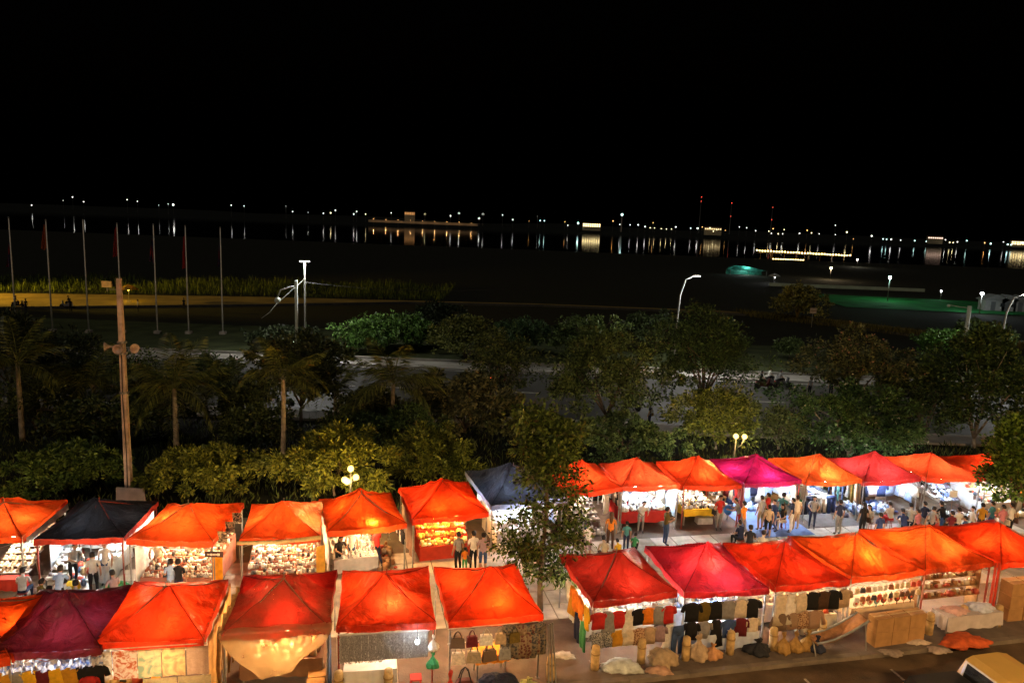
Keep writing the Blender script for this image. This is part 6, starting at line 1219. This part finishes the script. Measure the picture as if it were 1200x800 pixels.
# ------------------------------------------------------------------ vehicles
def pickup():
    """Pickup parked along the kerb line; local +x is forward, origin on the street under the rear of its cab."""
    a = PZ(1125, 767, 1.55); root = empty('pickup_truck', (a.x, a.y, -.12), AM); tag(root, 'amber lit pickup truck parked in front of the market', 'pickup truck'); hw = .85
    PAINT = mat((.62, .40, .12), .28, 2, .08, spec=.6); GL = mat((.012, .013, .016), .08, 3, .1, spec=.8); TRIM = mat((.62, .60, .56), .35, 5, .15, metal=.3); BL_ = mat((.02, .02, .022), .6)
    # origin: far side top of the rear window; y = 0 is the far flank, -1.7 the near flank
    mb = MB(); prof = [(.0, .62), (-.12, 1.0), (.06, 1.62), (.3, 1.72), (1.15, 1.74), (1.5, 1.66), (2.15, 1.08), (3.25, .98), (3.35, .6), (3.3, .42), (.0, .42)]
    n = len(prof); vs = []
    for y, kz in ((0, 0.), (-.14, 1), (-1.56, 1), (-1.7, 0.)):
        for (x, z) in prof:
            top = max(0, (z - 1.05)) / .69; inset = .16 * top if kz == 0 else 0
            vs.append((x, y + (-inset if y == 0 else inset if y == -1.7 else 0), z - (.05 * top if kz == 0 else 0)))
    fs = [tuple(range(n)), tuple(range(4 * n - 1, 3 * n - 1, -1))]
    for q in range(3):
        for i in range(n): fs.append((q * n + i, q * n + (i + 1) % n, (q + 1) * n + (i + 1) % n, (q + 1) * n + i))
    mb.add(vs, fs); mb.build('cab', PAINT, root, False)
    # rear window lies in the sloping back of the cab
    def rw(y0, y1, t0, t1, off): 
        P = lambda t: (-.12 + .18 * t - off * .96, 1.0 + .62 * t + off * .28); a0, b0_ = P(t0); a1, b1 = P(t1); return [(a0, y0, b0_), (a0, y1, b0_), (a1, y1, b1), (a1, y0, b1)]
    mb = MB(); mb.add(rw(-.26, -1.44, .14, .9, .012), [(0, 3, 2, 1)]); mb.build('rear_window', GL, root)
    mb = MB()
    for (y0, y1, t0, t1) in ((-.18, -.25, .06, .98), (-1.45, -1.52, .06, .98), (-.25, -1.45, .91, .98), (-.25, -1.45, .06, .13)): mb.add(rw(y0, y1, t0, t1, .02) + rw(y0, y1, t0, t1, .0), [(0, 3, 2, 1), (0, 1, 5, 4), (1, 2, 6, 5), (2, 3, 7, 6), (3, 0, 4, 7)])
    mb.build('window_frame', TRIM, root)
    mb = MB(); mb.box((.85, -.004, 1.3), (1.25, .012, .42), 0, 0, math.radians(0)); sw = mb.build('side_window', GL, root); sw.location = (0, -.02, 0); sw.rotation_euler = (0, 0, 0)
    ws = MB(); ws.add([(1.56, -.22, 1.62), (1.56, -1.48, 1.62), (2.12, -1.58, 1.12), (2.12, -.12, 1.12)], [(0, 1, 2, 3)]); ws.build('windscreen', GL, root, False, (.012, 0, .012))
    # load bed
    bed = MB(); bed.box((-.98, -.85, .62), (1.72, 1.5, .05)); bed.build('bed_floor', BL_, root)
    for y in (-.05, -1.65): MB().box((-.98, y, .8), (1.74, .1, .44), taper=.99).build('bed_side', PAINT, root); MB().box((-.98, y, 1.04), (1.76, .12, .035)).build('bed_rail', BL_, root)
    MB().box((-1.0, -.85, 1.13), (1.7, 1.56, .3), taper=.93).build('bed_cover', BL_, root); MB().box((-1.87, -.85, .8), (.07, 1.52, .44)).build('tailgate', PAINT, root); MB().box((-.14, -.85, .8), (.06, 1.5, .42)).build('bed_front', BL_, root); MB().box((-1.98, -.85, .45), (.14, 1.6, .14)).build('rear_bumper', TRIM, root)
    for y in (-.08, -1.62): MB().box((-1.9, y, .86), (.06, .13, .26)).build('tail_light', mat((.5, .03, .04), .25), root)
    for x in (-1.05, 2.55):
        for y in (-.1, -1.6):
            w = MB(); w.lathe([(.2, -.1), (.33, -.1), (.35, -.06), (.35, .06), (.33, .1), (.2, .1)], 20); wo_ = w.build('wheel', BL_, root, True, (x, y, .35)); wo_.rotation_euler = (math.pi / 2, 0, 0); MB().lathe([(.05, -.105), (.19, -.1), (.2, .1), (.05, .105)], 16).build('rim', TRIM, wo_, True)
    for y in (-.25, -1.45): MB().box((3.3, y, .82), (.08, .3, .16)).build('headlight', mat((.7, .7, .68), .2), root)
    MB().tube([(1.7, .0, 1.15), (1.65, .16, 1.18)], .02, 6).build('mirror_arm', BL_, root); MB().box((1.63, .2, 1.2), (.06, .12, .18)).build('mirror', BL_, root)
pickup()
def motorbike(px, py, rz, colour, label, rider=None, lamp=None):
    p = PZ(px, py, -.1); root = empty('motorbike', p, rz); tag(root, label, 'motorbike', 'motorbikes on the riverside road')
    for x in (-.6, .6):
        w = MB().lathe([(.24, -.04), (.28, -.045), (.3, 0), (.28, .045), (.24, .04)], 16).build('wheel', DARK, root, True, (x, 0, .3)); w.rotation_euler = (math.pi / 2, 0, 0); MB().lathe([(.03, -.03), (.23, -.02), (.23, .02), (.03, .03)], 12).build('rim', STEEL, w, True)
    m_ = mat(colour, .35, 5, .1); mb = MB(); mb.prism([(-.75, .55), (-.7, .72), (-.2, .68), (.1, .45), (.3, .62), (.42, 1.0), (.5, .98), (.45, .5), (.2, .28), (-.3, .3)], -.13, .13); mb.build('body', m_, root); MB().box((-.38, 0, .76), (.66, .24, .1), taper=.9).build('seat', DARK, root)
    MB().tube([(.6, .06, .3), (.42, .05, .95)], .025, 6).build('fork', STEEL, root); MB().tube([(.32, -.33, 1.05), (.42, 0, 1.02), (.32, .33, 1.05)], .018, 6).build('handlebar', DARK, root); MB().ball((.52, 0, .88), (.08, .09, .09), 10, 7).build('headlight', glow((1, .96, .85), 12, False, False) if lamp == 'front' else mat((.6, .6, .58), .2), root, True)
    MB().box((-.78, 0, .66), (.05, .14, .08)).build('tail_light', glow((1, .10, .03), 8, False, False) if lamp == 'rear' else mat((.4, .02, .02), .3), root)
    if rider:
        me, hc, V = person_mesh('sit'); f = Matrix.Rotation(rz, 3, 'Z') @ Vector((-.38, 0, 0)); o = link('person', me, None, p + f + Vector((0, 0, .42)), rz - math.pi / 2, [SKIN, mat(CL[rider], .85), mat(CL['black'], .85), mat(CL['black'], .85), SHOE]); link('hair', hair_mesh(False), o, hc); link('face', face_mesh(), o, hc)
        tag(o, f'person in {rider} top riding the {" ".join(label.split(" with")[0].split()[:9])}', 'person', 'riders on the road')
motorbike(905, 452, .1, (.2, .2, .2), 'white motorbike by the far kerb', 'white'); motorbike(917, 455, .15, (.05, .05, .06), 'black motorbike by the far kerb', 'grey'); motorbike(895, 456, .1, (.06, .015, .012), 'dark red motorbike by the far kerb', 'black')
motorbike(741, 480, -1.0, (.06, .06, .07), 'black motorbike with lit headlight before the pale road', 'black', 'front'); motorbike(586, 452, .2, (.3, .05, .04), 'motorbike with glowing red tail lamp by the purplish tree', 'maroon', 'rear'); motorbike(1075, 456, 3.0, (.1, .1, .12), 'grey motorbike near the pink blossom tree', 'navy')
motorbike(22, 361, .3, (.03, .03, .03), 'dark motorbike on the sandy path near the first flagpole', 'navy'); motorbike(78, 361, 3.3, (.2, .2, .22), 'silver motorbike on the sandy path', 'black')
for (px, py, c, lg, w_) in ((30, 353, 'black', 'navy', 'on the sandy path by the dark motorbike'), (82, 353, 'navy', 'black', 'on the sandy path by the silver motorbike'), (161, 354, 'white', 'black', 'on the sandy path by the yellow umbrella'), (215, 352, 'black', 'black', 'on the sandy path'), (762, 476, 'black', 'navy', 'beside the road by the lit motorbike'), (950, 445, 'grey', 'black', 'on the far kerb by the white motorbike'), (975, 446, 'black', 'black', 'on the far kerb under pink blossom')): person(px, py - 2, 'stand', c, lg, w_, rnd.uniform(0, 6))

# ------------------------------------------------------------------ river bank things
AMB = (1, .62, .06)
um = PD(151, 349, 107); root = empty('umbrella_stand', (um.x, 107, -.13)); tag(root, 'yellow umbrella with an amber lamp standing on the sandy path', 'umbrella')
MB().tube([(0, 0, 0), (0, 0, 2.5)], .04, 8).build('pole', STEEL, root); MB().lathe([(1.35, 1.85), (1.0, 2.1), (.5, 2.4), (.04, 2.55)], 10).build('canopy', fabric((.75, .50, .08), .5), root, True); MB().ball((0, 0, 1.75), .09, 10, 7).build('lamp_globe', glow(AMB, 12, True, False), root, True); MB().lathe([(.3, 0), (.3, .12)], 12).build('foot', CONCRETE, root); point('umbrella_light', (0, 0, 1.75), 160, AMB, root, .1)
def bank_lamp(label, x, y, h, power, colour, off=False, r_=.16, strength=18.0, group='lamps along the river bank', aim=None):
    z0 = ground_z(x, y); root = empty('bank_lamp', (x, y, z0)); tag(root, label, 'lamp', group); MB().tube([(0, 0, 0), (0, 0, h - r_)], [.08, .05], 8).build('post', STEEL, root, True); MB().ball((0, 0, h), r_, 12, 8).build('globe', glow(colour, strength, True, False), root, True); lo = point('lamp_light', (0, 0, h), power, colour, root, r_, 70 if aim else None)
    if aim: lo.rotation_euler = (Vector(aim) - Vector((x, y, h))).to_track_quat('-Z', 'Y').to_euler()
bank_lamp('amber lamp on a post beside the sandy path', -92, 98, 7.5, 42000, AMB, aim=(-40, 124, 0))
def bl(label, px, py, Y, power, colour, r_, strength=14.0):
    p = PD(px, py, Y); bank_lamp(label, p.x, Y, max(2.0, p.z - ground_z(p.x, Y)), power, colour, r_=r_, strength=strength)
bl('bright cool floodlight above the green lawn', 1043, 325, 158, 480, (.55, 1, .72), .28); bl('orange white lamp near the lit boat', 974, 314, 230, 900, (1, .74, .42), .28); bl('small pale lamp on the bank past the lit boat', 1005, 304, 330, 500, (1, .92, .7), .28); bl('white floodlight beside the pale riverside sheds', 1151, 344, 138, 420, (.85, .95, 1), .28); bl('tiny lamp in the dark field before the sheds', 1103, 341, 165, 40, (.9, .95, 1), .16, 6); bl('dim warm lamp behind the white umbrella', 908, 331, 205, 60, (.9, .9, 1), .18, 6)
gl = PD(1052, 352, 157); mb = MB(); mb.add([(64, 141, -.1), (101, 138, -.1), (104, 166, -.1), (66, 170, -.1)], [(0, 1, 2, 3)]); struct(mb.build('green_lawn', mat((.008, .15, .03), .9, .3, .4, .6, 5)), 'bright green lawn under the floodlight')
mb = MB(); mb.box((86, 190, .25), (40, .5, .8)); o = mb.build('garden_wall', mat((.32, .34, .26), .8, .5, .2)); tag(o, 'pale garden wall behind the green lawn', 'wall')
# teal marquee, umbrella, board, sheds, boat
a = PD(853, 322, 235); b_ = PD(895, 323, 235); root = empty('marquee', ((a.x + b_.x) / 2, 235, -.2)); tag(root, 'teal marquee tent glowing from inside on the dark bank', 'marquee'); W = b_.x - a.x
FT = fabric((.08, .42, .34), .6); mb = MB(); mb.add([(-W / 2, -2.5, 1.6), (W / 2, -2.5, 1.6), (W / 2, 2.5, 1.6), (-W / 2, 2.5, 1.6), (-W * .3, 0, 3.0), (W * .12, 0, 2.5)], [(0, 1, 5, 4), (1, 2, 5), (2, 3, 4, 5), (3, 0, 4)]); mb.build('roof', FT, root)
mb = MB(); mb.add([(-W / 2, 2.4, 0), (W / 2, 2.4, 0), (W / 2, 2.4, 1.6), (-W / 2, 2.4, 1.6)], [(0, 1, 2, 3)]); mb.build('back_wall', FT, root)
for x in (-W / 2, 0, W / 2): 
    for y in (-2.5, 2.5): MB().tube([(x, y, 0), (x, y, 1.62)], .05, 6).build('post', STEEL, root)
MB().ball((0, 0, 1.7), .2, 10, 7).build('lamp_globe', glow((.7, 1, .9), 15, True, False), root, True); point('marquee_light', (0, 0, 1.7), 300, (.7, 1, .9), root, .2)
p = PD(907, 331, 200); root = empty('garden_umbrella', (p.x, 200, -.2)); tag(root, 'white garden umbrella between the teal marquee and the lone tree', 'umbrella'); MB().tube([(0, 0, 0), (0, 0, 2.6)], .05, 8).build('pole', STEEL, root); MB().lathe([(1.7, 2.0), (1.1, 2.4), (.05, 2.8)], 10).build('canopy', fabric((.7, .7, .72), .3), root, True); MB().ball((0, -.4, 1.7), .1, 8, 6).build('lamp_globe', glow((.9, .95, 1), 12, True, False), root, True); point('umbrella_light', (0, -.4, 1.7), 120, (.9, .95, 1), root, .1)
p = PD(953, 363, 108); root = empty('notice_sign', (p.x, 108, -.13)); tag(root, 'small square orange notice board on a post by the lone olive tree', 'sign'); MB().tube([(0, 0, 0), (0, 0, p.z)], .05, 8).build('post', STEEL, root); MB().box((0, -.06, p.z), (.95, .05, .8)).build('panel', mat((.75, .50, .32), .6), root); MB().box((0, -.095, p.z), (.7, .02, .1)).build('stripe', mat((.5, .25, .12), .6), root)
for k, (px, w, lab) in enumerate([(1163, 6, 'pale shed with pitched roof beside the white floodlight'), (1178, 4, 'small pale kiosk between two sheds by the floodlight'), (1194, 5, 'pale shed at the end of the lit bank')]):
    p = PD(px, 356, 146); root = empty('shed', (p.x, 146, -.2)); tag(root, lab, 'shed', 'sheds on the river bank'); WH = mat((.3, .31, .31), .8, 1, .2)
    MB().box((0, 0, 1.1), (w * .7, 2.4, 2.2)).build('wall', WH, root); mb = MB(); mb.prism([(-w * .42, 2.2), (w * .42, 2.2), (w * .42, 2.32), (0, 3.3), (-w * .42, 2.32)], -1.5, 1.5); mb.build('roof', mat((.2, .21, .21), .7), root); MB().box((-w * .1, -1.22, .95), (.9, .06, 1.9)).build('door', mat((.12, .13, .14), .6), root); MB().box((w * .2, -1.22, 1.3), (.8, .05, .7)).build('window', mat((.03, .035, .04), .1), root)
a = PD(886, 293, 445); b_ = PD(995, 299, 445); W = (b_ - a).length; root = empty('restaurant_boat', ((a.x + b_.x) / 2, 447, -4.2), 0); tag(root, 'long moored boat outlined with strings of yellow lights', 'boat'); STRING = glow((1, .72, .25), 7.0, False, False)
mb = MB(); mb.add([(-W / 2, -4, 1.6), (W / 2 - 3, -4, 1.6), (W / 2, 0, 1.8), (W / 2 - 3, 4, 1.6), (-W / 2, 4, 1.6), (-W / 2 + 1, -3.2, -.2), (W / 2 - 4, -3.2, -.2), (W / 2 - 2, 0, -.2), (W / 2 - 4, 3.2, -.2), (-W / 2 + 1, 3.2, -.2)], [(0, 1, 2, 3, 4), (5, 6, 1, 0), (6, 7, 2, 1), (7, 8, 3, 2), (8, 9, 4, 3), (9, 5, 0, 4)]); mb.build('hull', mat((.16, .13, .10), .7), root)
zt = a.z + 4.2; zt2 = b_.z + 4.2
MB().box((-.5, 0, min(zt, zt2) - .55), (W - 2.5, 6.6, .14)).build('roof', mat((.2, .12, .08), .7), root)
for k in range(8): MB().box((-W / 2 + 2.5 + k * (W - 6) / 7, -3.2, (min(zt, zt2) + 1) / 2), (.18, .18, min(zt, zt2) - 2.1)).build('post', WOOD, root)
for k in range(34):
    t = k / 33; link('string_bulb', MB().ball((0, 0, 0), .42, 8, 5).mesh('string_bulb', [STRING]) if k == 0 else bpy.data.meshes['string_bulb'], root, (-W / 2 + W * t, -3.5, zt + (zt2 - zt) * t - .25 * abs(math.sin(t * 22))))
for k in range(13): link('string_bulb', bpy.data.meshes['string_bulb'], root, (-W / 2 + W * .18 + W * .32 * k / 12, -4.1, 2.0 - .0 * k))
# ------------------------------------------------------------------ across the river
LW, LY, LO, LC, LR = (1, .96, .88), (1, .82, .42), (1, .50, .16), (.62, 1, .92), (1, .10, .06)
far_px = [(37, 240.5, LW, 1), (85, 231, LW, 1), (74, 235, LW, .45), (98, 236.5, LW, .9), (149, 234, LW, .9), (161, 236, LW, .8), (186, 240.5, LW, .5), (203, 240, LW, 1.5), (197, 239, LW, .6), (271, 240.5, LW, .9), (286, 241.5, LW, .8), (335, 241.5, LW, .4), (343, 248, LW, .9), (361, 249, LW, .5), (379, 250, LW, .9), (387.5, 249.5, LY, 1), (393, 246.5, LW, 1), (414.5, 251, LW, .9), (418, 248, LW, 1), (428.5, 251, LY, 1.1), (458.5, 249.5, LW, 1), (498, 251, LY, .8), (528, 253, LW, 1.1), (538, 250, LW, .9), (561.5, 256, LW, 1), (566, 251, LW, .9), (589, 252, LW, .9), (601, 257.5, LW, 1), (630, 253.5, LW, .5), (633, 258.5, LC, 1.1), (638, 258.7, LC, 1), (620, 259, LO, .7), (662, 260, LO, .7), (665.5, 264, LW, 1), (677.5, 261.5, LC, 1.5), (718.5, 259, LO, 1.2), (726.5, 263, LW, 1.1), (738.5, 263.5, LW, 1), (748, 263.5, LW, 1.1), (756, 265.5, LW, 1.1), (762, 267, LY, .9), (767, 267.2, LY, .9), (765.5, 261, LO, .9), (775, 268, LY, .9), (781, 268.5, LY, .9), (787, 268.5, LY, .8), (792, 266, LW, 1.1), (809.5, 267.5, LW, 1.1), (817.5, 267.5, LW, 1.2), (823, 266, LO, .8), (832, 267, LY, 1), (840, 269.5, LY, 1.2), (836, 271, LY, 1), (850, 270, LO, 1), (866.5, 266, LW, .9), (875, 267, LW, .8), (885.5, 270.5, LW, 1.1), (901, 271, LY, .9), (906, 268, LO, .9), (904, 273.5, LW, .9), (912, 274, LY, 1), (919, 269, LY, .8), (917, 274, LW, 1), (937, 273.5, LW, 1.2), (946, 270, LO, 1), (951, 273, LY, 1), (960, 274, LW, 1.2), (979, 264, LW, .8), (979, 275, LW, .7), (992.5, 272, LY, 1.5), (1000, 280, LO, 1), (1021.5, 276.5, LW, 1.2), (1035, 280, LC, 1.1), (1039, 280.5, LC, 1.1), (1044.5, 280.5, LW, 1.1), (1055.5, 281.5, LW, 1.1), (1072, 282, LC, 1.1), (1085.5, 283, LC, 1.1), (1108, 281, LW, .9), (1113, 284, LY, 1.2), (1117, 284.3, LY, 1), (1122, 283.5, LW, 1), (1133, 282, LC, 1.2), (1154, 284.5, LO, 1), (1161, 285.5, LC, 1.3), (1176, 283.5, LW, .8), (1181, 286.5, LC, 1.3), (1185, 286.8, LC, 1.2), (1193, 286, LY, 1.2), (1198, 284.5, LY, 1.3)]
CN = {LW: 'white', LY: 'yellow', LO: 'orange', LC: 'cool greenish'}; DFAR = 1660.0; fpost = MB().tube([(0, 0, -1), (0, 0, 0)], .2, 5).mesh('post', STEEL); fg = {}
for (px, py, c, k) in far_px:
    p = PD(px, py, DFAR); r_ = 1.08 * k * (.8 + .4 * ((px * 7.3) % 1)); key = (px, py)
    if key not in fg: fg[key] = MB().ball((0, 0, 0), r_, 8, 6).mesh('lamp_globe', glow(c, 1.6 + 3.2 * ((px * 3.7) % 1) + 2 * (k > 1.2), False, True), True)
    root = empty('far_bank_lamp', p); tag(root, f'{"large bright" if k >= 1.3 else "faint small" if k <= .6 else "small"} {CN[c]} lamp shining on the far river bank', 'lamp', f'{CN[c]} lamps on the far river bank'); link('lamp_globe', fg[key], root); o = link('post', fpost, root); o.scale = (1, 1, max(1, p.z - 2.0))
for (px, y1, y2, lab) in ((857.5, 238, 253.5, 'tall radio mast with two red beacons across the river'), (905.5, 243, 257.5, 'radio mast with red beacons over the yellow far lamps'), (822, 231, 236, 'slim radio mast with faint red beacons across the river')):
    a = PD(px, y1, 1900); b_ = PD(px, y2, 1900); root = empty('radio_mast', (a.x, 1900, 2)); tag(root, lab, 'mast'); MB().tube([(0, 0, 0), (0, 0, a.z - 2)], [1.2, .3], 6).build('tower', STEEL, root)
    for q in (a, b_): MB().ball((0, -1.5, q.z - 2), 1.1, 8, 6).build('beacon', glow(LR, 1.1, False, False), root)
a = PD(729, 251.5, 1700); root = empty('water_tower', (a.x, 1700, 2)); tag(root, 'tower topped by a cyan light across the river', 'tower'); MB().tube([(0, 0, 0), (0, 0, a.z - 5)], [1.8, 1.0], 8).build('shaft', CONCRETE, root); MB().ball((0, 0, a.z - 2), 2.6, 10, 8).build('lantern', glow(LC, 3.0, False, True), root, True)
def far_building(px0, px1, py, h, label, wc, strength, rows_=2, cols=8, wall=(.4, .32, .2)):
    a = PD(px0, py, 1670); b_ = PD(px1, py, 1670); W = b_.x - a.x; root = empty('riverside_building', ((a.x + b_.x) / 2, 1672, 2)); tag(root, label, 'building'); z0 = a.z - 2 - h / 2
    MB().box((0, 3, (z0 + h) / 2), (W, 6, z0 + h)).build('wall', mat(wall, .8, .1, .2), root); mb = MB(); mb.prism([(-W / 2 - 1, z0 + h), (W / 2 + 1, z0 + h), (W / 2 - 2, z0 + h + 2.2), (-W / 2 + 2, z0 + h + 2.2)], -1, 7); mb.build('roof', mat((.12, .06, .04), .8), root)
    wm = MB().box((0, 0, 0), (W / cols * .62, .3, h / rows_ * .5)).mesh('window', glow(wc, strength, False, True))
    for j in range(rows_):
        for i in range(cols): link('window', wm, root, (-W / 2 + W * (i + .5) / cols, -.2, z0 + h * (j + .5) / rows_))
far_building(683, 704, 263.5, 8, 'yellow lit riverside building with two window rows', (1, .78, .36), 3.2)
far_building(1088, 1106, 278.5, 5, 'pinkish lit building on the far bank', (1, .66, .5), 1.4, 1, 7)
far_building(1186, 1204, 284.5, 8, 'golden lit building on the far bank at the end of the lamps', (1, .74, .34), 3.0, 2, 6)
far_building(474, 486, 250, 6, 'dim orange lit building above the far embankment', (1, .45, .14), .7, 2, 6)
far_building(826, 846, 268, 6, 'low yellow lit building on the far bank among orange lamps', (1, .72, .34), 1.0, 1, 8)
a = PD(432, 252.5, 1640); b_ = PD(560, 257.5, 1640); o = MB().box((0, 0, 0), ((b_ - a).length, 3, 5)).build('embankment_wall', mat((.42, .34, .24), .8, .05, .3), None, False, (a + b_) / 2); o.location.z = 5; o.rotation_euler = (0, 0, 0); tag(o, 'long embankment wall lit orange on the far bank', 'wall')
for k in range(9):
    p = a.lerp(b_, (k + .5) / 9); root = empty('embankment_lamp', (p.x, 1628, -3)); tag(root, 'small orange lamp before the far embankment wall', 'lamp', 'orange lamps along the far embankment'); MB().tube([(0, 0, 0), (0, 0, 12)], .2, 5).build('post', STEEL, root); MB().ball((0, 0, 12.4), .35, 8, 6).build('lamp_globe', glow(LO, 4, True, False), root, True); point('lamp_light', (0, 0, 12.4), 450, LO, root, .35)
